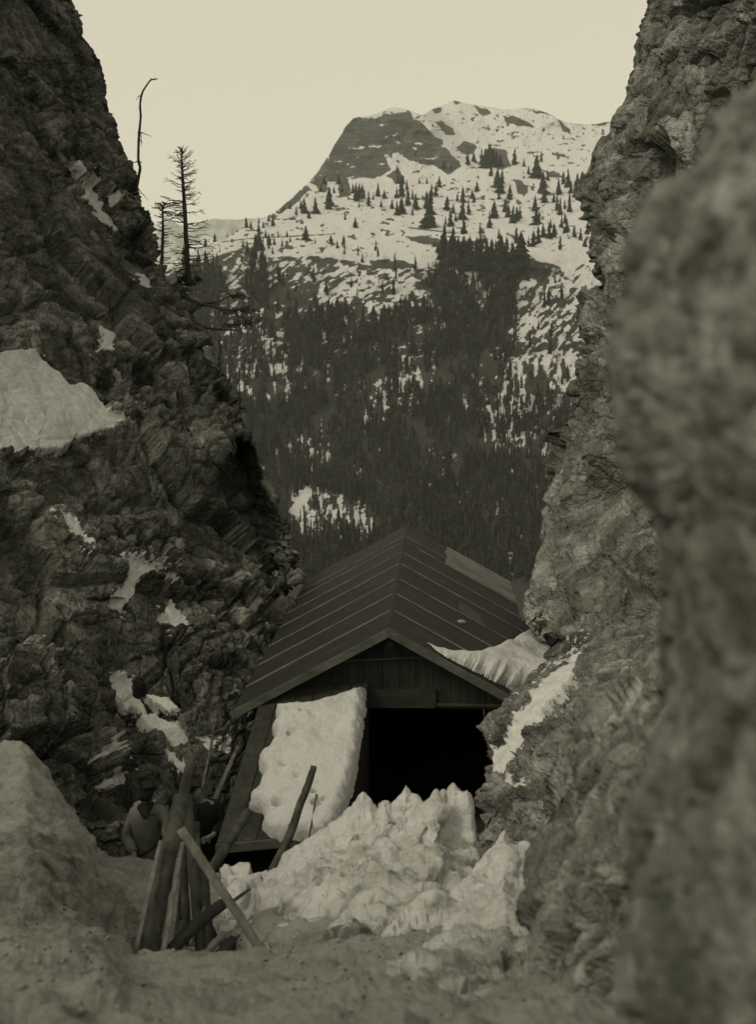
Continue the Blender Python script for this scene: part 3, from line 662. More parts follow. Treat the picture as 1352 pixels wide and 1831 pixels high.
GR = [GR0, GR0, [(2100, 1.7), (1831, 3.0), (1690, 4.6), (1640, 5.6), (1510, 7.5), (1440, 9.0), (1338, 10.8), (1300, 13), (1300, 22)],
      [(2100, 1.7), (1831, 3.0), (1680, 4.8), (1640, 5.8), (1500, 7.6), (1440, 9.0), (1334, 10.6), (1380, 12), (1330, 22)],
      [(2100, 1.7), (1831, 3.0), (1672, 5.0), (1636, 6.0), (1492, 8.0), (1458, 9.2), (1366, 10.6), (1400, 12), (1340, 22)],
      [(2100, 1.7), (1831, 3.0), (1668, 5.2), (1640, 6.2), (1500, 8.2), (1490, 9.4), (1424, 10.6), (1460, 12), (1340, 22)],
      [(2100, 1.7), (1831, 3.0), (1682, 5.4), (1664, 6.4), (1580, 8.4), (1548, 9.6), (1522, 10.6), (1550, 12), (1345, 22)],
      [(2100, 1.7), (1831, 3.0), (1700, 5.8), (1690, 6.9), (1590, 8.8), (1548, 10.4), (1542, 10.9), (1600, 11.6), (1350, 22)],
      [(2100, 1.7), (1831, 3.0), (1718, 6.2), (1735, 7.0), (1620, 9.0), (1548, 10.6), (1540, 10.9), (1600, 11.5), (1350, 22)],
      [(2100, 1.7), (1831, 3.0), (1716, 6.3), (1742, 6.9), (1630, 9.0), (1552, 10.6), (1542, 10.9), (1600, 11.5), (1350, 22)],
      [(2100, 1.7), (1831, 3.0), (1713, 6.4), (1742, 7.0), (1640, 9.0), (1580, 10.8), (1570, 11.1), (1600, 11.6), (1350, 22)],
      [(2100, 1.7), (1831, 3.0), (1704, 6.4), (1728, 7.0), (1640, 8.8), (1570, 10.6), (1560, 11.0), (1580, 11.8), (1350, 22)],
      [(2100, 1.7), (1831, 3.0), (1690, 6.5), (1676, 7.2), (1620, 8.6), (1570, 10.4), (1560, 11.0), (1570, 12.2), (1350, 22)],
      [(2100, 1.7), (1831, 3.0), (1660, 6.6), (1640, 7.4), (1600, 8.6), (1560, 10.4), (1552, 11.0), (1560, 12.4), (1350, 22)],
      [(2100, 1.7), (1831, 3.0), (1656, 6.4), (1635, 7.2), (1600, 8.4), (1560, 10.2), (1552, 11.0), (1560, 12.4), (1350, 22)],
      [(2100, 1.7), (1831, 3.0), (1690, 5.6), (1660, 6.4), (1600, 8.0), (1560, 10.0), (1552, 11.0), (1560, 12.4), (1350, 22)],
      [(2100, 1.7), (1831, 2.9), (1700, 5.0), (1665, 6.0), (1600, 7.6), (1560, 10.0), (1552, 11.0), (1560, 12.4), (1350, 22)],
      [(2100, 1.7), (1831, 2.9), (1700, 5.0), (1665, 6.0), (1600, 7.6), (1560, 10.0), (1552, 11.0), (1560, 12.4), (1350, 22)],
      [(2100, 1.7), (1831, 2.9), (1700, 5.0), (1665, 6.0), (1600, 7.6), (1560, 10.0), (1552, 11.0), (1560, 12.4), (1350, 22)]]
def build_ground():
    us, t, P = loft(GC, GR, 1400, 620, 8)
    back = P[:, :1] + np.array([0, -1.0, .35]) * np.linspace(4, 1, 4)[None, ::-1][..., None][:, ::-1] * np.array([1, 1, 1])
    P = np.concatenate([back, P], 1); tt = np.concatenate([np.zeros(4), t])
    n, s = normals(P, (slice(None), slice(4, 300)))
    near = sstep(0, 1.2, tt)[None]
    d = .34 * (fbm(P / 1.1, 501, 4) - .5) + .17 * (fbm(P / .28, 502, 5, .6) - .5) + .06 * (fbm(P / .08, 505, 3) - .5)
    f1, f2, ci, vec = worley(P / np.array([.30, .42, .35]) + .25 * fbm(P / .3, 506, 2)[..., None], 503)
    d = d - .11 * sstep(.40, .0, f1) * ((ci & np.uint32(7)) < 3)             # boot holes
    d = d * sstep(3.0, 2.2, np.abs(tt - 2.0) * 0 + 1)[None] if False else d
    rim = np.exp(-((tt - 2.0) / .18) ** 2)[None]
    P = P + n * (d * (1 - .45 * rim))[..., None]
    U = us[:, None] + 0 * tt[None]
    dirt = .34 + .8 * (fbm(P / .8, 504, 5, .6) - .5)
    dirt = dirt + .04 * sstep(330, 150, U) * sstep(2.2, 3.0, tt)[None] - .16 * sstep(3.9, 4.6, tt)[None] * sstep(230, 60, U) + .25 * sstep(2.6, 3.3, tt)[None] * sstep(4.4, 3.6, tt)[None] * sstep(300, 100, U) - .08 * sstep(560, 800, U)  # left bank: lens edge darkening painted in along with the dirt
    me = grid_mesh("snow_ground", P, {'dirt': dirt}, flip=s < 0)
    tag(link("snow_ground", me, M_snow_dirty), kind='structure')
build_ground()

def build_debris():
    """bits of bark, grit and crumbs of snow lying on the trodden snow"""
    from mathutils.bvhtree import BVHTree
    go = bpy.data.objects["snow_ground"]; bt = BVHTree.FromPolygons([v.co for v in go.data.vertices], [p.vertices for p in go.data.polygons])
    rg = random.Random(77)
    for nm, mat, n, r0, lab in (("bark_debris", mat_plain("bark_crumb", .025, .5), 170, .006, "bits of bark and grit strewn over the trodden snow"), ("snow_crumbs", M_snow_dirty, 90, .014, "crumbs of broken snow strewn over the trodden snow")):
        m = MB()
        for _ in range(n):
            u = rg.uniform(-20, 940); v = rg.triangular(1560, 1840, 1700); d = V3(u, v, 10) - Vector((0, 0, CZ)); hit = bt.ray_cast(Vector((0, 0, CZ)), d)
            if hit[0] is None or hit[0].y > 11: continue
            c = hit[0]; r = r0 * rg.uniform(.4, 1.6) * (.5 + .08 * c.y); k = len(m.v); a = rg.uniform(0, 6.28); el = rg.uniform(1, 2.6) if nm == "bark_debris" else rg.uniform(1, 1.4)
            ca, sa = math.cos(a), math.sin(a)
            for (x, y, z) in ((1, 0, 0), (0, 1, 0), (-1, 0, 0), (0, -1, 0), (0, 0, .8), (0, 0, -.6), (.6, .6, .4), (-.6, .5, .35)):
                x *= r * el * rg.uniform(.7, 1.2); y *= r * rg.uniform(.7, 1.2); z *= r * rg.uniform(.7, 1.2); m.v.append((c.x + x * ca - y * sa, c.y + x * sa + y * ca, c.z + z + r * .2))
            m.f += [tuple(k + i for i in f) for f in ((0, 6, 4), (6, 1, 4), (1, 7, 4), (7, 2, 4), (2, 3, 4), (3, 0, 4), (0, 1, 6), (1, 2, 7), (0, 5, 1), (1, 5, 2), (2, 5, 3), (3, 5, 0))]
        o = m.build(nm, mat, None, True); tag(o, lab, "debris", kind='stuff')
build_debris()

def lumps(P, seed, sizes):
    d = 0
    for i, (sz, amp) in enumerate(sizes):
        wv = np.stack([fbm(P / sz * 1.2 + 5 * c, seed + 30 + c, 2) - .5 for c in range(3)], -1)
        f1, f2, ci, vec = worley(P / sz + .7 * wv, seed + i)
        r = (ci & np.uint32(255)).astype(np.float32) / 255
        tv = np.stack([((ci >> np.uint32(s)) & np.uint32(255)).astype(np.float32) / 127.5 - 1 for s in (6, 14, 22)], -1)
        d = d + amp * ((.2 + .8 * r) * np.clip(1 - (f1 / .9) ** 2, 0, 1) * .8 - .25 + .5 * (vec * tv).sum(-1))
    return d
CREST = [(393, 1552), (400, 1542), (415, 1546), (428, 1540), (447, 1542), (452, 1562), (470, 1572), (484, 1556), (492, 1549), (504, 1528), (535, 1506), (571, 1489), (589, 1470), (605, 1466), (620, 1456), (630, 1440), (640, 1429), (649, 1423), (664, 1430),
         (675, 1442), (686, 1430), (694, 1432), (702, 1443), (709, 1426), (718, 1420), (726, 1409), (735, 1421), (744, 1422), (753, 1428), (757, 1447), (764, 1452), (768, 1432), (780, 1416), (786, 1424), (793, 1421), (800, 1426),
         (811, 1417), (818, 1430), (828, 1436), (836, 1434), (845, 1444), (848, 1480), (850, 1530), (853, 1600)]
def build_heap():
    cu = [c[0] for c in CREST]; rows = []; su = np.linspace(393, 853, 47); sv = np.convolve(np.pad(lerp(su, *zip(*CREST)), 6, mode='edge'), np.ones(13) / 13, 'valid')
    for u, v in CREST:
        vm = float(lerp(u, su, sv)); v = vm + (v - vm) * 1.35 if 600 < u < 840 else v
        vb = lerp(u, [393, 450, 600, 700, 800, 853], [1705, 1702, 1690, 1684, 1676, 1668]); yb = lerp(u, [393, 440, 480, 640, 853], [7.4, 7.3, 6.5, 6.1, 5.9])
        yc = lerp(u, [393, 470, 560, 650, 800, 853], [9.0, 8.9, 8.7, 8.6, 8.6, 8.4])
        rows.append([(vb + 22, yb - .15), (vb, yb + .05), (vb + (vm - vb) * .36, yb + (yc - yb) * .46), (vb + (vm - vb) * .74, yb + (yc - yb) * .80), (max(vm + 16, v + 10), yc - .16), (v, yc + .02), (v + 12, yc + .22), (v + 60, yc + .6), (1640, yc + 1.1)])
    us, t, P = loft(cu, rows, 560, 430, 3)
    n, s = normals(P, (slice(None), slice(0, 240)))
    for ax in (0, 1):
        for _ in range(10): n = (np.roll(n, 1, ax) + n + np.roll(n, -1, ax)) / 3
    crest = np.maximum(np.exp(-((t - 5) / .8) ** 2), .9 * (t < .9))[None]
    d = lumps(P, 601, [(.75, .085), (.34, .10), (.17, .045), (.08, .016)]) + .26 * (fbm(P / .40, 608, 4, .45) - .5) - .06 * sstep(.12, .0, np.abs(fbm(P / .45, 607, 4) - .5))
    d = d * (1 - .78 * crest)
    P = P + n * d[..., None]
    dirt = .10 + .50 * sstep(.56, .40, fbm(P / .5, 611, 5, .6)) + .25 * sstep(.60, .68, fbm(P / .12, 612, 3)) + .42 * sstep(2.0, .5, t)[None] + .14 * sstep(600, 430, us)[:, None] * sstep(3.6, 2, t)[None]
    o = link("snow_heap", grid_mesh("snow_heap", P, {'dirt': dirt}, flip=s < 0), M_snow)
    tag(o, "big lumpy heap of shovelled snow with a jagged crest before the hut doorway", "snow heap", kind='thing')
    MO = [(690, 1712), (730, 1696), (760, 1680), (775, 1664), (792, 1630), (808, 1602), (824, 1578), (840, 1556), (851, 1538), (865, 1526), (878, 1513), (890, 1498), (897, 1488), (903, 1484), (909, 1496), (917, 1508), (926, 1514), (936, 1508), (946, 1514), (958, 1530), (985, 1560)]
    rows = []
    for u, v in MO:
        f = (u - 690) / 295
        yb = 4.05 - .2 * f; yc = 6.4 + 1.0 * min(f * 1.8, 1)
        rows.append([(1830 - 10 * f, yb - .3), (1755 + 20 * f, yb), (1755 + (v - 1755) * .4, yb + (yc - yb) * .42), (1755 + (v - 1755) * .75, yb + (yc - yb) * .77), (v + 5, yc - .06), (v, yc + .03), (v + 14, yc + .2), (v + 90, yc + .6), (1720, yc + .9)])
    us, t, P = loft([m[0] for m in MO], rows, 300, 360, 3)
    n, s = normals(P, (slice(None), slice(0, 190)))
    for ax in (0, 1):
        for _ in range(8): n = (np.roll(n, 1, ax) + n + np.roll(n, -1, ax)) / 3
    crest = np.exp(-((t - 5) / .35) ** 2)[None]
    q = np.stack([us[:, None] + .75 * (1600 - 0) * 0 + 0 * t[None], 0 * t[None] + 0 * us[:, None], 0 * us[:, None] + 0 * t[None]], -1)
    D = np.array([.60, -.35, -.72]); D /= np.linalg.norm(D)                     # shovel streaks run down the slope
    al = P @ D; pp = P - al[..., None] * D
    st = fbm(np.concatenate([], 0) if False else (pp / .09 + (al / .55)[..., None] * D), 641, 4)
    d = lumps(P, 621, [(.5, .08), (.22, .06), (.1, .025)]) + .10 * (st - .5) + .04 * (fbm(P / .1, 629, 4) - .5)
    P = P + n * (d * (1 - .6 * crest) * sstep(.1, 1.3, t)[None])[..., None]
    dirt = .14 + .54 * sstep(3.2, 1.2, t)[None] + .10 * sstep(830, 760, us)[:, None] + .32 * (st - .5) + .25 * (fbm(P / .4, 631, 4) - .5)
    o = link("snow_mound", grid_mesh("snow_mound", P, {'dirt': dirt}, flip=s < 0), M_snow)
    tag(o, "streaky pointed mound of snow leaning against the right rock, lower than the big heap", "snow mound", kind='thing')
build_heap()

# ================================================================== the hut
HY = 13.6
A = V3(695, 1125, HY); zg = V3(700, 1560, 13.4).z + .1
dv = V3(784, 620, 100) - Vector((0, 0, CZ)); YAW = -math.atan2(dv.x, dv.y)
hut = empty("wooden_hut", (A.x, A.y, zg), YAW)
tag(hut, "dark wooden hut with a batten roof wedged between the two rock walls", "hut")
HA = A.z - zg
cy, sy = math.cos(YAW), math.sin(YAW)
def to_local(p): d = Vector(p) - Vector((A.x, A.y, zg)); return Vector((d.x * cy + d.y * sy, -d.x * sy + d.y * cy, d.z))
def to_world(p): p = Vector(p); return Vector((A.x + p.x * cy - p.y * sy, A.y + p.x * sy + p.y * cy, zg + p.z))
def hut_y(y):
    """photo place -> local hut point on the plane y = const"""
    def f(u, v):
        o = to_local((0, 0, CZ)); d = to_local(V3(u, v, 10)) - o
        return o + d * ((y - o.y) / d.y)
    return f
M_board = mat_wood("weathered_dark_board", .016, .040, (16, 16, 1.0), .008)
M_roof = mat_wood("tarred_roof_board", .012, .026, (1.2, 5, 5), .004, .7)
M_batten = mat_wood("pale_batten", .10, .19, (3, 14, 14), .003)
M_edge = mat_wood("pale_board_edge", .05, .10, (3, 14, 14), .003)
M_grey = mat_wood("bleached_roof_board", .12, .24, (1.2, 20, 8), .006)
M_beam = mat_wood("weathered_beam", .035, .075, (3, 14, 14), .006)
M_inside = mat_wood("dark_inside_board", .010, .022, (14, 14, 1.2), .006)  # back wall and floor, darker than the outer wall boards
eL = hut_y(0)(414, 1273); SL = (HA - eL.z) / -eL.x; HWL = -eL.x; HWR = 1.95
LEN = (A.z - CZ) / ((V3(728, 939, 10).z - CZ) / 10) - HY
TH = .07
print("hut: apex", HA, "half width", HWL, "slope", SL, "length", LEN)
for sgn, hw in ((-1, HWL), (1, HWR)):
    m = MB(); e = .0
    m.hexa([(0, 0, HA - TH), (sgn * hw, 0, HA - SL * hw - TH), (0, LEN, HA - TH), (sgn * hw, LEN, HA - SL * hw - TH),
            (0, 0, HA), (sgn * hw, 0, HA - SL * hw), (0, LEN, HA), (sgn * hw, LEN, HA - SL * hw)])
    roof = m.build("roof", M_roof, hut); 
    L = math.hypot(1, SL)
    for v in (1091, 1061, 1034.5, 1008, 988, 968.5, 959):
        y = (A.z - CZ) / ((V3(700, v, 10).z - CZ) / 10) - HY
        b = MB(); off = random.Random(int(v) * 3 + sgn).uniform(-.02, .02)
        nx, nz = sgn * SL / L, 1 / L
        z0 = lambda x: HA - SL * x
        def pt(x, yy, k): return (sgn * x + nx * k, yy, z0(x) + nz * k)
        w2 = .010; x1 = hw - .01
        b.hexa([pt(.02, y - w2, .002), pt(x1, y - w2 + off, .002), pt(.02, y + w2, .002), pt(x1, y + w2 + off, .002), pt(.02, y - w2, .016), pt(x1, y - w2 + off, .016), pt(.02, y + w2, .016), pt(x1, y + w2 + off, .016)])
        b.build("batten", M_batten, roof)
    b = MB(); k0, k1 = -.085, .012
    b.hexa([pt(0.0, -.03, k0), pt(hw + .02, -.03, k0), pt(0.0, -.003, k0), pt(hw + .02, -.003, k0), pt(0.0, -.03, k1), pt(hw + .02, -.03, k1), pt(0.0, -.003, k1), pt(hw + .02, -.003, k1)])
    b.build("bargeboard", M_edge, roof, bevel=.004)
    if sgn == 1:
        # bleached boards on the far right part of the roof and a darker patch
        y0 = (A.z - CZ) / ((V3(728, 968.5, 10).z - CZ) / 10) - HY + .05
        for i in range(4):
            ya = y0 + .0 + (LEN - y0) * i / 4; yb = ya + (LEN - y0) / 4 - .012
            b = MB(); xs = .72 + .03 * (i % 2)
            b.hexa([pt(xs, ya, .003), pt(hw - .01, ya, .003), pt(xs, yb, .003), pt(hw - .01, yb, .003), pt(xs, ya, .022), pt(hw - .01, ya, .022), pt(xs, yb, .022), pt(hw - .01, yb, .022)])
            b.build("bleached_board", M_grey, roof)
        b = MB(); b.hexa([pt(.9, 3.06, .003), pt(1.25, 3.1, .003), pt(.9, 3.8, .003), pt(1.2, 3.8, .003), pt(.9, 3.06, .011), pt(1.25, 3.1, .011), pt(.9, 3.8, .011), pt(1.2, 3.8, .011)])
        b.build("roof_patch", mat_wood("patch_board", .05, .085, (1.2, 5, 5), .004), roof)
WY = .30
WX = 1.52
dl = hut_y(WY)(652, 1265); dr = 1.38; dtop = dl.z
def gz(x): return HA - TH - SL * abs(x) - .01
fw = hut_y(WY)
# front wall: boards left of the doorway, right of it, and the gable above
m = MB()
def wallpoly(pts, y0, y1): m.prism([(x, y0, z) for x, z in pts], (0, y1 - y0, 0))
nb = 11; xs = np.linspace(-WX, dl.x, nb // 2 + 2)
rb = random.Random(4)
for i in range(len(xs) - 1):
    a, b_ = xs[i] + .003, xs[i + 1] - .003; o_ = rb.uniform(-.008, .008)
    wallpoly([(a, -.6), (b_, -.6), (b_, gz(b_)), (a, gz(a))], WY + o_, WY + .05)
xs = np.linspace(dl.x, dr, 9)
for i in range(len(xs) - 1):
    a, b_ = xs[i] + .003, xs[i + 1] - .003; o_ = rb.uniform(-.008, .008)
    pts = [(a, dtop), (b_, dtop), (b_, gz(b_))] + ([(0, gz(0))] if a < 0 < b_ else []) + [(a, gz(a))]
    wallpoly(pts, WY + o_, WY + .05)
wallpoly([(dr + .003, -.6), (WX, -.6), (WX, gz(WX)), (dr + .003, gz(dr + .003))], WY, WY + .05)
m.build("wall", M_board, hut)
for sgn in (-1, 1):
    m = MB(); a = sgn * WX; b_ = sgn * (WX - .05)
    m.box(min(a, b_), max(a, b_), WY + .053, LEN - .25, -.6, gz(WX)); m.build("wall", M_board, hut)
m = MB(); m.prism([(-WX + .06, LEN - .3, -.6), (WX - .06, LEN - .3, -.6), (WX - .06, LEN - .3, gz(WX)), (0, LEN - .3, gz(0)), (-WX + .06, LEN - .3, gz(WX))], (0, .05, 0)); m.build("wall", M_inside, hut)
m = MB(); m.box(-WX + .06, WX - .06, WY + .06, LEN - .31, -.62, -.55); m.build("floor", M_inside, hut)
def bar(name, mat, u0, v0, u1, v1, h, y, dep=.05):
    f = hut_y(y); p, q = f(u0, v0), f(u1, v1); m = MB()
    m.hexa([(p.x, y, p.z - h / 2), (q.x, y, q.z - h / 2), (p.x, y + dep, p.z - h / 2), (q.x, y + dep, q.z - h / 2), (p.x, y, p.z + h / 2), (q.x, y, q.z + h / 2), (p.x, y + dep, p.z + h / 2), (q.x, y + dep, q.z + h / 2)])
    return m.build(name, mat, hut, bevel=.006)
bar("tie_beam", M_beam, 603, 1183, 786, 1174, .026, WY - .05, .035)
bar("rail", M_beam, 782, 1261, 903, 1263, .036, WY - .05, .035)
bar("lintel_board", mat_wood("lintel_board", .020, .036, (3, 14, 14), .004), 657, 1250, 780, 1250, .235, WY - .045, .03)
p = hut_y(WY - .04)(697, 1151); m = MB(); m.box(p.x - .065, p.x + .065, WY - .04, WY - .012, p.z - .065, p.z + .065)
vent = m.build("gable_vent", M_board, hut, bevel=.006)
m = MB(); m.tube([(p.x, WY - .055, p.z), (p.x, WY - .0405, p.z)], [.045, .045], 16); m.build("vent_disc", M_beam, vent)
m = MB(); q = hut_y(WY)(648, 1240); m.box(dl.x - .075, dl.x - .012, WY - .075, WY - .012, -.6, q.z); m.build("door_frame", M_beam, hut, bevel=.006)
m = MB(); m.box(-WX - .06, -WX + .03, WY - .09, WY - .012, -.6, gz(WX)); m.build("corner_post", M_beam, hut, bevel=.006)

# lean-to roof in front of the left half, and the slab of snow lying on it
TL, TR = to_local(V3(462, 1252, 13.55)), to_local(V3(656, 1232, 13.55)); BL, BR = to_local(V3(386, 1508, 11.75)), to_local(V3(606, 1500, 11.75))
TL.y = TR.y = WY - .085
nrm = (TR - TL).cross(BL - TL).normalized(); nrm = nrm if nrm.z > 0 else -nrm
BRp = BR - nrm * (BR - TL).dot(nrm)
m = MB(); dn = nrm * -.05
for i in range(6):
    a, b_ = i / 6 + .004, (i + 1) / 6 - .004
    p0, p1, p2, p3 = TL.lerp(TR, a), TL.lerp(TR, b_), BL.lerp(BRp, a), BL.lerp(BRp, b_)
    m.hexa([p2 + dn, p3 + dn, p0 + dn, p1 + dn, p2, p3, p0, p1])
lean = m.build("lean_to_roof", M_board, hut)
m = MB(); f0 = Vector((0, -.05, 0)); f1 = Vector((0, -.004, 0)); up = Vector((0, 0, .05)); dnz = Vector((0, 0, -.10))
m.hexa([BL + f0 + dnz, BRp + f0 + dnz, BL + f1 + dnz, BRp + f1 + dnz, BL + f0 + up * .0, BRp + f0 + up * .0, BL + f1, BRp + f1])
m.build("fascia_beam", M_beam, lean, bevel=.006)
for (pa, pb) in ((TL, BL), (TR, BRp)):
    m = MB(); s_ = (TR - TL).normalized() * (.03 if pa is TL else -.03)
    lo = -.75
    a0 = pa + dn * 1.6; b0 = pb + dn * 1.6
    m.hexa([(b0.x, b0.y + .03, lo), (b0.x + s_.x, b0.y + .03, lo), (a0.x, a0.y, lo), (a0.x + s_.x, a0.y, lo), b0 + Vector((0, .03, 0)), b0 + s_ + Vector((0, .03, 0)), a0, a0 + s_])
    m.build("side_wall", M_board, lean)

def plane_snow(name, poly, p0, n, thick, edge, res, mat, seed, dents=None, wob=4.0, dirt0=.08, tilt=None, lift=.004):
    """snow lying on a plane: its outline is given where the photo shows it, its thickness rises from the rim"""
    pa = np.array(poly, float); lo = pa.min(0) - 6; hi = pa.max(0) + 6
    us = np.arange(lo[0], hi[0], res); vs_ = np.arange(lo[1], hi[1], res)
    U, Vg = np.meshgrid(us, vs_, indexing='ij')
    D = at(U, Vg, 10 + 0 * U) - np.array([0, 0, CZ]); C = np.array([0, 0, CZ]); n = np.array(n); p0 = np.array(p0)
    P = C + D * (((p0 - C) @ n) / (D @ n))[..., None]
    q = np.stack([U / 13, Vg / 13, 0 * U], -1)
    sdv = poly_sd(U + wob * (fbm(q, seed, 4) - .5) * 2, Vg + wob * (fbm(q + 40, seed + 1, 4) - .5) * 2, poly)
    k = np.clip(sdv / edge, 0, 1); h = thick * np.sqrt(1 - (1 - k) ** 2) if np.isscalar(thick) else thick(U, Vg) * np.sqrt(1 - (1 - k) ** 2)
    h = h * (.55 + .9 * (fbm(P / .5, seed + 2, 3))) + .02 * (fbm(P / .07, seed + 3, 3) - .5) * k
    f1, f2, ci, vec = worley(P / .17, seed + 4)
    dm = (ci & np.uint32(15)) < 5
    rr = .16 + .14 * ((ci >> np.uint32(8)) & np.uint32(255)).astype(np.float32) / 255
    h = h - dm * .05 * sstep(rr, rr * .3, f1) * k
    for (du, dv_, dr_, dd) in (dents or []):
        h = h - dd * np.exp(-(((U - du) / dr_) ** 2 + ((Vg - dv_) / (dr_ * .6)) ** 2)) * k
    h = np.maximum(h, -.03 * (1 - k) + .0)
    P = P + n * (h + lift)[..., None]
    dirt = dirt0 + .2 * (fbm(P / .25, seed + 5, 4) - .5) + .5 * dm * sstep(.2, .05, f1) * .4  # tone gets darker towards the middle of each pit
    me = grid_mesh(name, P, {'dirt': dirt}, keep=sdv > -1.2 * res)
    bmn = normals(P, (slice(None), slice(None)))
    o = link(name, me, mat)
    return o
nw_ = (to_world(nrm) - to_world((0, 0, 0))); p0_ = to_world(TL)
SLAB = [(495, 1262), (520, 1263), (560, 1256), (600, 1248), (635, 1236), (656, 1231), (655, 1262), (648, 1300), (642, 1340), (640, 1380), (628, 1420), (618, 1450), (604, 1480), (585, 1502), (552, 1500), (528, 1496), (500, 1500), (480, 1488), (470, 1478),
        (478, 1466), (468, 1448), (444, 1444), (452, 1426), (466, 1408), (474, 1390), (464, 1366), (466, 1352), (482, 1344), (494, 1322), (488, 1308), (497, 1292), (494, 1275)]
o = plane_snow("snow_slab", [(u, v + lerp(v, [1230, 1500], [9, 5])) for u, v in SLAB], p0_, nw_, .20, 18, 1.0, M_snow, 701,
               [(502, 1458, 9, .10), (575, 1330, 12, .03), (600, 1325, 8, .05), (565, 1300, 9, .03), (512, 1390, 6, .06), (538, 1413, 7, .07), (541, 1362, 8, .04), (520, 1290, 6, .05), (566, 1440, 5, .12), (570, 1460, 7, .13), (476, 1464, 8, .15)])
tag(o, "thick slab of pitted old snow lying on the sloping lean-to roof", "snow slab", kind='thing')
# drift of snow between the right roof slope and the rock
rn = np.array(to_world((SL / L, 0, 1 / L))) - np.array(to_world((0, 0, 0))); rp = to_world((0, 0, HA))
DR = [(764, 1150), (800, 1166), (842, 1180), (885, 1176), (920, 1160), (942, 1150), (1000, 1168), (1030, 1230), (1040, 1300), (1000, 1277), (960, 1257), (930, 1243), (880, 1218), (830, 1193), (795, 1175)]
o = plane_snow("snow_drift", DR, rp, rn, lambda U, Vg: .34 * sstep(750, 940, U) + .02, 10, 1.0, M_snow, 721, None, 2.5, .16, None, .012)
tag(o, "snow drift banked on the right edge of the hut roof against the rock", "snow drift", kind='thing')
def clump(name, u, v, Y, r, seed, label, cat, mat, sq=(1, 1, .8)):
    nth, nph = 28, 40
    th = np.linspace(0, math.pi, nth); ph = np.linspace(0, 2 * math.pi, nph)
    S = np.stack([np.sin(th)[:, None] * np.cos(ph)[None], np.sin(th)[:, None] * np.sin(ph)[None], np.cos(th)[:, None] + 0 * ph[None]], -1)
    d = 1 + .7 * (fbm(S * 1.3 + seed, seed, 4) - .5); c = at(u, v, Y)
    P = c + S * d[..., None] * r * np.array(sq)
    o = link(name, grid_mesh(name, P, {'dirt': .1 + 0 * d, 'snow': 0 * d}, flip=True), mat); return tag(o, label, cat, kind='thing')
clump("snow_clump", 925, 1256, 14.3, .16, 3, "bright lump of snow in the gap under the hut's right eave", "snow lump", M_snow)
rp_ = V3(824, 1113, 10) - Vector((0, 0, CZ)); nn_ = Vector(rn); tt_ = ((rp - Vector((0, 0, CZ))).dot(nn_)) / rp_.dot(nn_); pc = Vector((0, 0, CZ)) + rp_ * tt_
clump("roof_stone", 824, 1112, float(pc.y), .055, 9, "small pale stone resting on the right slope of the hut roof", "stone", mat_plain("pale_stone", .22), (1.3, 1, .6))

# ================================================================== poles and logs
M_bark = mat_wood("dark_bark", .010, .045, (9, 9, 2.5), .03)
M_bark2 = mat_wood("brown_bark", .010, .075, (9, 9, 2.5), .03)
M_peeled = mat_wood("peeled_pole", .06, .20, (16, 16, 1.5), .006)
M_plank = mat_wood("rough_plank", .045, .16, (16, 16, 1.2), .006)
def log(label, ctrl, wpx, mat, cat="log", seg=12, n=14, flat=1.0, bump=.06, square=False, seed=0, name=None, knots=True):
    rg = random.Random(seed + int(ctrl[0][0] * 7 + ctrl[0][1]))
    P = [V3(*c) for c in ctrl]; P = curve_pts([tuple(p) for p in P], n) if len(P) > 2 or n > 2 else P
    ws = np.interp(np.linspace(0, 1, n), np.linspace(0, 1, len(wpx)), wpx); ds = np.interp(np.linspace(0, 1, n), np.linspace(0, 1, len(ctrl)), [c[2] for c in ctrl])
    if not square:
        for i in range(1, n - 1): P[i] += np.array([rg.uniform(-1, 1), rg.uniform(-1, 1), 0]) * ws[i] * px(ds[i]) * .05
    m = MB(); m.tube(P, [.5 * w_ * px(d_) for w_, d_ in zip(ws, ds)], seg, flat, bump, rg, square)
    if knots and not square:
        for _ in range(2):
            i = rg.randrange(2, n - 2); r = .5 * ws[i] * px(ds[i]); a = rg.uniform(0, 6.28); dd = Vector((math.cos(a), -abs(math.sin(a)), .5)).normalized()
            m.tube([Vector(P[i]) + dd * r * .6, Vector(P[i]) + dd * r * 1.18], [r * .3, r * .14], 6)
    nm = name or cat
    o = m.build(nm, mat, None, smooth=not square, bevel=.004 if square else 0); tag(o, label, cat, "poles and logs propped at the snow pit"); return o
log("thickest dark log of the bundle, leaning right with its foot at the pit's rim", [(262, 1730, 6.75), (276, 1640, 6.95), (298, 1540, 7.2), (325, 1425, 7.55)], [40, 38, 34, 30], M_bark2, seg=16, n=18)
log("long dark log standing tallest behind the thickest one, topped by a bent stub", [(292, 1570, 8.0), (318, 1460, 8.2), (338, 1372, 8.4), (345, 1352, 8.5)], [24, 22, 17, 14], M_bark2)
log("pale narrow plank leaning on the left side of the thickest log", [(236, 1728, 6.6), (287, 1503, 7.2)], [11, 10], M_plank, "plank", 4, 2, .5, 0, True)
log("pale narrow plank between the thickest log and the diagonal pole", [(288, 1726, 6.65), (326, 1506, 7.2)], [12, 10], M_plank, "plank", 4, 2, .5, 0, True)
log("pale peeled pole slanting from upper left down to the snow on the right", [(322, 1482, 7.0), (398, 1594, 6.9), (471, 1706, 6.75)], [18, 18, 19], M_peeled, "pole", 8, 12, 1, .02)
log("low dark log crossing the foot of the bundle, rising to the right", [(296, 1712, 6.85), (345, 1660, 7.1), (398, 1616, 7.5)], [24, 24, 21], M_bark)
log("thin half-buried pole sticking out of the snow behind the diagonal pole", [(392, 1628, 7.6), (418, 1610, 7.9), (446, 1590, 8.3)], [6, 7, 5], M_bark2, "pole")
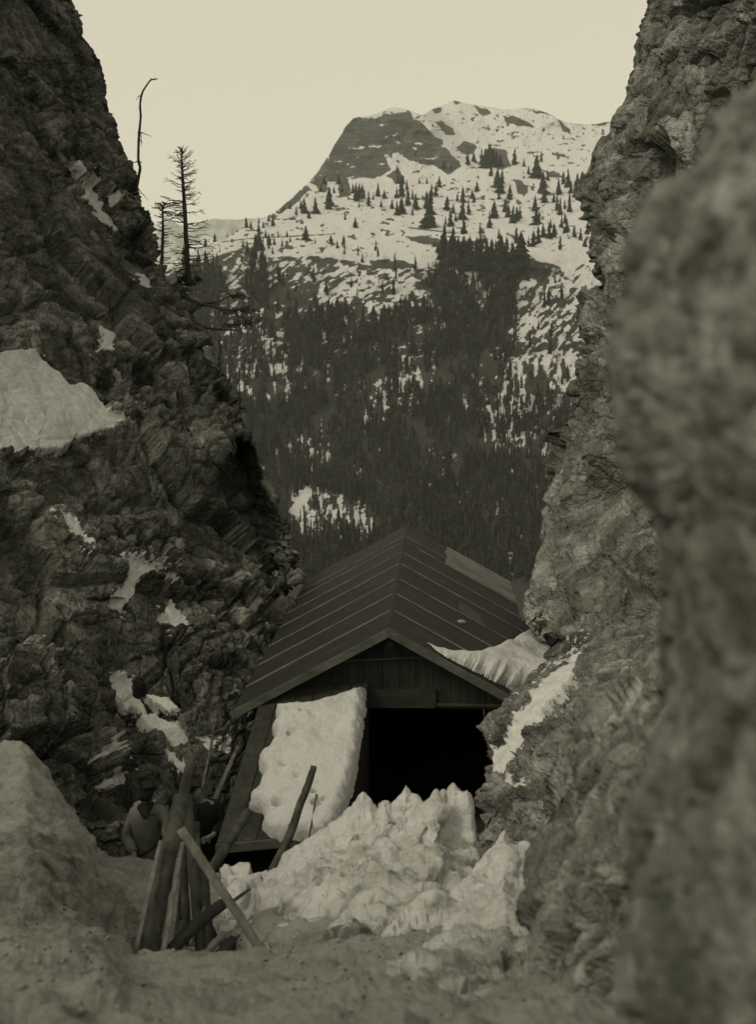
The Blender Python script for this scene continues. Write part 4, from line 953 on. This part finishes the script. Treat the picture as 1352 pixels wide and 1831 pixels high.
log("dark upright log with pale scars just right of the thickest log", [(362, 1720, 7.35), (348, 1580, 7.6), (333, 1420, 7.9)], [22, 21, 18], M_bark2)
log("dark upright log in the shadow at the centre of the bundle", [(330, 1725, 7.5), (332, 1640, 7.6), (326, 1540, 7.8)], [18, 17, 15], M_bark)
log("dark upright log at the right end of the bundle's shadowed middle", [(376, 1715, 7.5), (368, 1630, 7.7), (362, 1540, 7.9)], [20, 19, 17], M_bark)
log("dark knotted log with a rounded top rising right in front of the lean-to", [(374, 1560, 9.0), (400, 1520, 9.3), (425, 1482, 9.6), (443, 1452, 9.9)], [19, 19, 18, 17], M_bark2)
log("pale squared post leaning against the hut's left corner", [(383, 1430, 12.6), (425, 1335, 13.1)], [11, 9], M_plank, "post", 4, 2, 1, 0, True)
log("thin bare stick standing against the left rock behind the dark coat", [(362, 1408, 12.9), (376, 1340, 13.2), (383, 1296, 13.3)], [5, 5, 4], M_plank, "stick", 6, 10, 1, .1, knots=False)
log("crooked bark-covered pole leaning on the snow slab of the lean-to", [(462, 1596, 10.0), (484, 1562, 10.2), (512, 1506, 10.5), (538, 1436, 10.9), (555, 1392, 11.2), (561, 1370, 11.3)], [15, 16, 16, 14, 13, 11], M_bark2, "pole", 12, 24)
log("straight thin stick upright in the snow slab right of the crooked pole", [(551, 1508, 11.4), (566, 1420, 11.9)], [3.2, 3], M_bark, "stick", 6, 4, 1, .1, knots=False)
log("short pale stub lying low at the right foot of the bundle", [(362, 1716, 6.9), (380, 1692, 7.0), (398, 1672, 7.1)], [14, 15, 14], M_plank, "stub")
log("thin split splinter of wood beside the light coat's sleeve", [(300, 1500, 7.6), (314, 1430, 7.8)], [5, 4], M_plank, "splinter", 4, 2, .5, 0, True)
log("short upright plank end peeping out left of the thickest log", [(292, 1540, 7.9), (299, 1440, 8.1)], [9, 8], M_bark2, "plank", 4, 2, .5, 0, True)
log("thin dark pole standing between the thickest log and the pale right plank", [(312, 1722, 7.6), (322, 1620, 7.75), (334, 1500, 7.95)], [12, 11, 9], M_bark)
log("thin dark pole at the back of the bundle, its top by the dark coat", [(352, 1716, 7.8), (356, 1600, 8.0), (352, 1470, 8.3)], [12, 11, 9], M_bark2)
log("slender dark branch leaning left across the back of the bundle", [(392, 1690, 7.7), (352, 1600, 7.9), (318, 1530, 8.1)], [9, 8, 6], M_bark, "branch")
log("short thick dark log end low in the shadow of the bundle's left half", [(304, 1726, 7.2), (316, 1690, 7.3), (330, 1650, 7.4)], [22, 22, 20], M_bark)
log("thin peeled branch propped low between the dark upright logs", [(340, 1690, 7.25), (352, 1655, 7.3), (366, 1622, 7.4)], [7, 7, 5], M_plank, "branch")
log("dark stump lying in the shadow at the right foot of the bundle", [(392, 1712, 7.1), (408, 1694, 7.3), (416, 1684, 7.4)], [26, 28, 24], M_bark, "stump", 12, 8)

# ================================================================== people
M_skin = mat_plain("skin", .17, .12, .6, 12, .003); M_cap = mat_plain("dark_wool", .012, .3, .95, 20, .004)
def cloth(name, v):
    s = NT(name); n = s.noise(s.coord(scale=(1, 1, .6)), 5, 5, .6, .8); n2 = s.noise(s.coord(), 120, 2, .5)
    s.col(s.ramp(n, [(.3, v * .7), (.7, v * 1.15)])); s.bump(s.math('ADD', n, s.math('MULTIPLY', n2, .1)), .8, .03); return s.m
M_coat = cloth("pale_drill_cloth", .14); M_dark = cloth("dark_cloth", .012); M_trouser = cloth("grey_trouser_cloth", .06)
def skin(name, nodes, edges, mat, parent, root=0, sub=2):
    me = bpy.data.meshes.new(name); me.from_pydata([n[0] for n in nodes], edges, []); me.update()
    o = link(name, me, mat, parent, False)
    m = o.modifiers.new("skin", 'SKIN'); m.use_smooth_shade = True
    for i, n in enumerate(nodes):
        r = n[1]; me.skin_vertices[0].data[i].radius = (r, r) if np.isscalar(r) else r
        me.skin_vertices[0].data[i].use_root = i == root
    s = o.modifiers.new("sub", 'SUBSURF'); s.levels = sub; s.render_levels = sub
    return o
def chain(n0, pts): pass
def person(label, base, rz, pose, coatmat, capm, scarf):
    """base: feet on the ground; pose holds local joint places in metres (x right as the viewer sees, y away from the viewer, z up)"""
    root = empty("person", base, rz); tag(root, label, "person")
    J = pose
    nodes, edges, ix = [], [], {}
    def nd(k, p, r): ix[k] = len(nodes); nodes.append((tuple(p), r)); return ix[k]
    def ed(a, b): edges.append((ix[a], ix[b]))
    nd('pelvis', J['pelvis'], (.15, .12)); nd('belly', J['belly'], (.14, .11)); nd('chest', J['chest'], (.16, .12)); nd('neck', J['neck'], .06)
    ed('pelvis', 'belly'); ed('belly', 'chest'); ed('chest', 'neck')
    nk, hd = Vector(J['neck']), Vector(J['head']); ax = (hd - nk).normalized()
    nd('jaw', nk.lerp(hd, .55), (.066, .07)); nd('skull', hd, (.08, .095)); nd('crown', hd + ax * .085, (.055, .065)); ed('neck', 'jaw'); ed('jaw', 'skull'); ed('skull', 'crown')
    fwd = Vector(J['face']).normalized()
    nd('nose', hd + fwd * .105 - ax * .02, .014); ed('skull', 'nose')
    side = ax.cross(fwd).normalized()
    for s, t in ((1, 'ear_a'), (-1, 'ear_b')): nd(t, hd + side * .09 * s - ax * .01, (.012, .022)); ed('skull', t)
    for S in 'LR':
        nd('sh' + S, J['sh' + S], .065); nd('el' + S, J['el' + S], .045); nd('wr' + S, J['wr' + S], .030); ed('chest', 'sh' + S); ed('sh' + S, 'el' + S); ed('el' + S, 'wr' + S)
        wv, dirv = Vector(J['wr' + S]), Vector(J['hand' + S]).normalized(); pal = wv + dirv * .075
        nd('palm' + S, pal, (.036, .018)); ed('wr' + S, 'palm' + S)
        sd_ = dirv.cross(Vector((0, 1, 0))); sd_ = sd_.normalized() if sd_.length > .1 else Vector((1, 0, 0)); cu = dirv.cross(sd_).normalized()
        for f, (ofs, ln) in enumerate(((-.027, .068), (-.009, .078), (.009, .074), (.026, .058))):
            a = pal + sd_ * ofs + dirv * .03; b = a + dirv * ln * .5 + cu * .012; c = b + dirv * ln * .35 + cu * .03
            nd(f'f{S}{f}a', a, .0105); nd(f'f{S}{f}b', b, .0095); nd(f'f{S}{f}c', c, .008); ed('palm' + S, f'f{S}{f}a'); ed(f'f{S}{f}a', f'f{S}{f}b'); ed(f'f{S}{f}b', f'f{S}{f}c')
        a = wv + dirv * .045 + sd_ * .038; b = a + dirv * .035 + sd_ * .022 + cu * .01
        nd('t' + S + 'a', a, .013); nd('t' + S + 'b', b, .010); ed('palm' + S, 't' + S + 'a'); ed('t' + S + 'a', 't' + S + 'b')
        nd('hip' + S, J['hip' + S], .09); nd('kn' + S, J['kn' + S], .06); nd('an' + S, J['an' + S], .042); nd('toe' + S, Vector(J['an' + S]) + fwd.cross(Vector((0, 0, 1))).cross(Vector((0, 0, -1))) * .14 + Vector((0, 0, -.05)), .035)
        ed('pelvis', 'hip' + S); ed('hip' + S, 'kn' + S); ed('kn' + S, 'an' + S); ed('an' + S, 'toe' + S)
    skin("body", nodes, edges, M_skin, root)
    # coat: loose over torso and arms, with a skirt below the waist
    cn, ce = [], []
    def cnd(p, r): cn.append((tuple(p), r)); return len(cn) - 1
    pv, be, ch = Vector(J['pelvis']), Vector(J['belly']), Vector(J['chest'])
    a = cnd(pv + Vector((0, 0, -.16)), (.215, .17)); b = cnd(pv + Vector((0, 0, .02)), (.17, .15)); c = cnd(be, (.160, .14)); d = cnd(ch, (.185, .145)); e = cnd(ch.lerp(nk, .62), (.14, .12)); e2 = cnd(nk + Vector((0, .01, .01)), (.088, .085)); ce.append((e, e2))
    ce += [(a, b), (b, c), (c, d), (d, e)]
    for S in 'LR':
        sh, el, wr = Vector(J['sh' + S]), Vector(J['el' + S]), Vector(J['wr' + S])
        s0 = cnd(sh, (.095, .09)); s1 = cnd(sh.lerp(el, .55), (.085, .08)); s2 = cnd(el, (.075, .075)); s3 = cnd(el.lerp(wr, .5), (.066, .066)); s4 = cnd(el.lerp(wr, .93), (.058, .058)); ce += [(d, s0), (s0, s1), (s1, s2), (s2, s3), (s3, s4)]
    skin("coat", cn, ce, coatmat, root, root=1)
    tn_, te = [], []
    tn_.append((tuple(pv + Vector((0, 0, -.02))), (.165, .14)))
    for S in 'LR':
        k = len(tn_); hp, kn, an = Vector(J['hip' + S]), Vector(J['kn' + S]), Vector(J['an' + S])
        tn_ += [(tuple(hp + Vector((0, 0, -.06))), .105), (tuple(kn), .08), (tuple(an + Vector((0, 0, .04))), .065)]; te += [(0, k), (k, k + 1), (k + 1, k + 2)]
    skin("trousers", tn_, te, M_trouser, root)
    for S in 'LR':
        an = Vector(J['an' + S]); skin("boot", [(tuple(an + Vector((0, 0, .1))), .058), (tuple(an + Vector((0, 0, -.03))), .058), (tuple(an + Vector((fwd.x * .17, fwd.y * .17, -.05))), (.05, .04))], [(0, 1), (1, 2)], M_cap, root)
    up_ = (ax - fwd * .15).normalized()
    cap = skin("cap", [(tuple(hd + ax * .05), (.090, .103)), (tuple(hd + up_ * .105), (.078, .088)), (tuple(hd + fwd * .13 + ax * .045), (.06, .02))], [(0, 1), (0, 2)], capm, root)
    if scarf:
        m = MB(); m.tube(curve_pts([tuple(be + Vector((-.20, -.02, -.16))), tuple(be + Vector((-.08, -.175, -.12))), tuple(be + Vector((.08, -.18, -.02))), tuple(be + Vector((.19, -.03, .10)))], 12), [.014] * 12, 6, .5); m.build('strap', M_dark, root, True)
        cv = Vector(J['neck']); o0 = Vector(J['chestfront'])
        m = MB(); m.tube(curve_pts([tuple(cv + Vector((0, -.06, .02))), tuple(cv.lerp(o0, .45) + Vector((0, -.075, 0))), tuple(o0 + Vector((0, -.05, -.04)))], 8), np.linspace(.10, .02, 8), 10, .6); m.build("scarf", M_dark, root, True)
    return root
def ground_pose(u, v, Y): return None
s1 = px(12.2)
base1 = V3(266, 1540, 12.2); zf = base1.z - .80; B1 = Vector((base1.x, 12.2, zf))
def L1(u, v, dy=0): p = V3(u, v, 12.2 + dy); return tuple(p - B1)
pose1 = dict(pelvis=L1(268, 1536), belly=L1(266, 1500, -.05), chest=L1(264, 1464, -.12), neck=L1(262, 1440, -.20), head=L1(262, 1417, -.30), face=(-.12, -.62, -.70), chestfront=L1(261, 1455, -.36),
             shL=L1(238, 1456, -.14), elL=L1(227, 1496, -.10), wrL=L1(240, 1530, -.26), handL=(.3, -.4, -.8), shR=L1(287, 1451, -.14), elR=L1(301, 1474, -.22), wrR=L1(296, 1498, -.42), handR=(.1, -.8, -.2),
             hipL=L1(257, 1548), hipR=L1(280, 1548), knL=L1(254, 1610, -.05), knR=L1(284, 1610, -.05), anL=(L1(254, 1670)[0], .02, .09), anR=(L1(284, 1670)[0], .06, .09))
person("person in a loose pale coat with dark scarf, head bowed, standing behind the snow step", B1, 0, pose1, M_coat, M_cap, True)
b2 = V3(372, 1530, 12.5); B2 = Vector((b2.x, 12.5, b2.z - .80))
def L2(u, v, dy=0): p = V3(u, v, 12.5 + dy); return tuple(p - B2)
pose2 = dict(pelvis=L2(366, 1524), belly=L2(366, 1490, -.05), chest=L2(363, 1456, -.12), neck=L2(355, 1434, -.18), head=L2(347, 1414, -.26), face=(-.75, -.5, -.25), chestfront=L2(350, 1455, -.3),
             shL=L2(344, 1446, -.16), elL=L2(340, 1482, -.3), wrL=L2(346, 1508, -.45), handL=(-.2, -.8, -.2), shR=L2(386, 1444, -.06), elR=L2(398, 1474, -.1), wrR=L2(380, 1494, -.32), handR=(-.6, -.6, -.1),
             hipL=L2(356, 1536), hipR=L2(376, 1536), knL=L2(354, 1596, -.05), knR=L2(380, 1596, -.05), anL=(L2(354, 1660)[0], .02, .09), anR=(L2(380, 1660)[0], .06, .09))
person("person in a dark coat and cap, half hidden behind the leaning logs", B2, 0, pose2, M_dark, M_cap, False)

# ================================================================== bare trees on the left rock
M_trunk = mat_wood("bare_trunk_bark", .030, .065, (20, 20, 4), .02); M_twig = mat_plain("bare_twig", .030, .3, .95, 20, .01)
def bare_larch(label, foot, bend, w0, Y, lens, nbr, seed, sub=3, first=.08, top_flat=0):
    rg = random.Random(seed); f = V3(*foot, Y)
    root = empty("bare_larch", f); tag(root, label, "tree")
    C = curve_pts([tuple(V3(u, v, Y) - f) for u, v in [foot] + bend], 26); m = MB()
    m.tube(C, [max(.5 * px(Y) * (w0 * (1 - i / 25) ** .8 + .9), .004) for i in range(26)], 8, 1, .1, rg); m.build("trunk", M_trunk, root, True)
    b = MB(); S = px(Y)
    for k in range(nbr):
        t = first + (1 - first) * (k + rg.random()) / nbr; i = min(int(t * 25), 24); p = Vector(C[i]).lerp(Vector(C[i + 1]), t * 25 - i)
        a = rg.uniform(0, 6.28); ln = S * np.interp(t, [0, .12, .35, .8, 1], lens) * rg.uniform(.55, 1.15)
        dx, dy = math.cos(a), math.sin(a); up0 = np.interp(t, [0, .6, 1], [-.10, .12, .9]); pts = []
        for j in range(6):
            s = j / 5; pts.append(p + Vector((dx, dy, 0)) * ln * s + Vector((0, 0, ln * (up0 * s - .30 * s * (1 - t) + .38 * s * s * (1 - .5 * t)))) + Vector((rg.uniform(-1, 1), rg.uniform(-1, 1), rg.uniform(-1, 1))) * ln * .035)
        r0 = S * np.interp(t, [0, 1], [1.15, .55]); b.tube(pts, [r0 * (1 - j / 6) * .9 + S * .14 for j in range(6)], 4)
        for q in range(sub + int(ln / S / 9)):
            j = rg.uniform(.25, .98); jj = min(int(j * 5), 4); o_ = pts[jj].lerp(pts[jj + 1], j * 5 - jj); a2 = a + rg.choice((-1, 1)) * rg.uniform(.4, 1.2); l2 = ln * rg.uniform(.14, .34)
            e1 = o_ + Vector((math.cos(a2), math.sin(a2), rg.uniform(-.5, .25))) * l2; b.tube([o_, o_.lerp(e1, .5) + Vector((0, 0, -.08 * l2)), e1], [S * .5, S * .4, S * .22], 3)
    b.build("branches", M_twig, root, False)
    return root
def roots(root, Y, blobs, f):
    m = MB(); rg = random.Random(5)
    for (u, v, r) in blobs:
        c = V3(u, v, Y) - f
        for _ in range(26):
            d = Vector((rg.gauss(0, 1), rg.gauss(0, 1), rg.gauss(0, .7))).normalized() * r * px(Y) * rg.uniform(.5, 1.1); m.tube([c, c + d * .6, c + d], [px(Y) * 1.6, px(Y) * 1.0, px(Y) * .3], 4)
    m.build("root_mat", M_twig, root)
t1 = bare_larch("tall bare larch with drooping leafless branches on the rim of the left rock", (337, 512), [(333, 440), (329, 360), (325, 300), (324, 266)], 9.5, 28.2, [30, 42, 42, 22, 4], 105, 21, 4)
roots(t1, 28.2, [(330, 500, 16), (340, 505, 14), (322, 508, 14), (352, 500, 12)], V3(337, 512, 28.2))
t2 = bare_larch("shorter bare larch with a flattened bent top left of the tall one", (288, 484), [(290, 440), (291, 400), (290, 376), (294, 364)], 5.5, 27.6, [17, 19, 17, 10, 4], 64, 22, 4)
f2 = V3(288, 484, 27.6); m = MB(); rg = random.Random(8)
for (a, b_) in (((292, 372), (334, 361)), ((291, 368), (276, 363)), ((291, 373), (273, 372)), ((292, 378), (318, 384)), ((292, 381), (304, 382)), ((293, 366), (322, 363)), ((318, 384), (328, 380))):
    P0, P1 = V3(*a, 27.6) - f2, V3(*b_, 27.5) - f2; m.tube([P0, P0.lerp(P1, .5) + Vector((0, 0, .03)), P1], [px(27) * 1.1, px(27) * .8, px(27) * .4], 4)
    for _ in range(16):
        o_ = P0.lerp(P1, rg.uniform(.2, 1)); e1 = o_ + Vector((rg.uniform(-1, 1), rg.uniform(-1, 1), rg.uniform(-.5, .5))) * px(27) * 8; m.tube([o_, e1], [px(27) * .5, px(27) * .2], 3)
m.build("flat_top", M_twig, t2)
# dead stem with the hooked tip
fd = V3(243, 352, 29.0); td = empty("dead_tree", fd); tag(td, "dead branchless stem with a hooked tip standing against the sky", "tree")
cd = [(242, 356), (243, 345), (248, 312), (250, 300), (247, 286), (247, 262), (248, 240), (251, 210), (250, 190), (252, 172), (257, 160), (268, 144), (275, 142), (282, 141)]
C = curve_pts([tuple(V3(u, v, 29.0) - fd) for u, v in cd], 50); m = MB(); rg = random.Random(6)
m.tube(C, [px(29) * .5 * x for x in np.interp(np.linspace(0, 1, 50), [0, .3, .7, .9, 1], [5.2, 4.6, 3.4, 2.2, 1.2])], 8, 1, .12, rg); m.build("trunk", M_trunk, td, True)
m = MB()
for pts in ([(244, 333), (252, 345), (258, 350), (264, 358)], [(240, 340), (236, 346)], [(250, 236), (260, 240), (271, 244)], [(250, 250), (255, 256)], [(247, 288), (238, 291), (230, 298)], [(251, 236), (252, 246), (252, 262)], [(252, 172), (247, 172), (243, 180)],
            [(272, 143), (268, 139)], [(278, 142), (276, 138)], [(249, 292), (254, 288)], [(245, 330), (249, 326)]):
    Q = [V3(u, v, 29.0 + .1 * i) - fd for i, (u, v) in enumerate(pts)]; k = len(Q); m.tube(Q, [px(29) * .5 * (2.0 - 1.4 * i / (k - 1)) for i in range(k)], 5)
m.build("branches", M_twig, td)
# gnarled pine limbs growing out over the drop
def limb_tree(name, label, foot, Y, limbs, tufts, seed):
    f = V3(*foot, Y); root = empty(name, f); tag(root, label, "tree"); rg = random.Random(seed); m = MB()
    for L_ in limbs:
        Q = curve_pts([tuple(V3(u, v, Y + d_) - f) for u, v, d_, w_ in L_], 14); ww = np.interp(np.linspace(0, 1, 14), np.linspace(0, 1, len(L_)), [x[3] for x in L_]); m.tube(Q, ww * .5 * px(Y), 7, 1, .12, rg)
    m.build("trunk", M_trunk, root, True); m = MB()
    for (u, v, ru, rv, n) in tufts:
        for _ in range(n):
            c = V3(u + rg.gauss(0, .5) * ru, v + rg.gauss(0, .5) * rv, Y + rg.uniform(-.25, .25)) - f; d = Vector((rg.uniform(-1, 1), rg.uniform(-1, 1), rg.uniform(-.5, .6))) * px(Y) * 8
            m.tube([c - d * .5, c + Vector((0, 0, rg.uniform(-1, 1) * px(Y))), c + d * .5], [px(Y) * .45, px(Y) * .6, px(Y) * .25], 3)
    m.build("needles", M_twig, root); return root
limb_tree("gnarled_pine", "gnarled pine growing sideways out of the left rock, upper of two", (322, 520), 26.2,
          [[(320, 522, 0, 6), (336, 532, -.1, 6), (352, 541, -.2, 5), (372, 546, -.3, 4.5), (398, 553, -.5, 4), (420, 560, -.6, 3), (437, 572, -.7, 2), (462, 580, -.8, 1.2)], [(358, 543, -.2, 3), (385, 540, -.3, 3), (405, 533, -.4, 2), (425, 530, -.5, 1)],
           [(400, 553, -.5, 2.6), (425, 554, -.6, 2), (445, 553, -.6, 1)], [(358, 543, -.2, 2.2), (366, 551, -.2, 1)], [(325, 518, 0, 4), (340, 520, -.1, 2.6), (343, 517, -.1, 1.2)], [(437, 572, -.7, 1.8), (432, 562, -.7, 1.4), (444, 556, -.7, .8)]],
          [(425, 530, 24, 7, 150), (415, 556, 30, 7, 130), (445, 576, 20, 7, 80), (438, 553, 12, 5, 50), (375, 543, 16, 4, 50), (332, 520, 14, 6, 60)], 3)
limb_tree("gnarled_pine", "gnarled pine limb reaching level from the left rock, lower of two", (340, 568), 25.4,
          [[(340, 566, 0, 5), (352, 578, -.1, 5), (370, 586, -.2, 4.4), (394, 589, -.3, 4), (418, 590, -.4, 3.4), (431, 590, -.4, 2), (434, 582, -.5, 1.6), (446, 579, -.5, 1)], [(394, 588, -.3, 2.4), (404, 581, -.3, 2.2), (424, 579, -.4, 1.4)], [(431, 590, -.4, 2), (433, 596, -.4, 1)]],
          [(412, 581, 14, 3.5, 70), (440, 580, 12, 4, 40)], 4)
bare_larch("thin bare larch rising behind the left rock below the pines", (394, 700), [(393, 650), (392, 598)], 2.4, 29, [13, 15, 11, 6, 2], 30, 31, 2)
bare_larch("thinnest bare larch rising behind the left rock, lowest on its slope", (429, 742), [(428, 705), (427, 672)], 2.2, 29, [20, 22, 14, 7, 2], 24, 32, 2)

# ================================================================== air
def build_haze():
    m = MB(); m.box(-3600, 3600, -60, 7600, -460, 1100); o = m.build("haze", None); o.data.materials.clear()
    mt = bpy.data.materials.new("haze"); mt.use_nodes = True; t = mt.node_tree; t.nodes.clear()
    out = t.nodes.new('ShaderNodeOutputMaterial'); pv = t.nodes.new('ShaderNodeVolumePrincipled'); pv.inputs['Density'].default_value = 0.000055
    pv.inputs['Color'].default_value = (.9, .95, .9, 1); t.links.new(pv.outputs[0], out.inputs['Volume']); o.data.materials.append(mt); tag(o, kind='stuff')
build_haze()
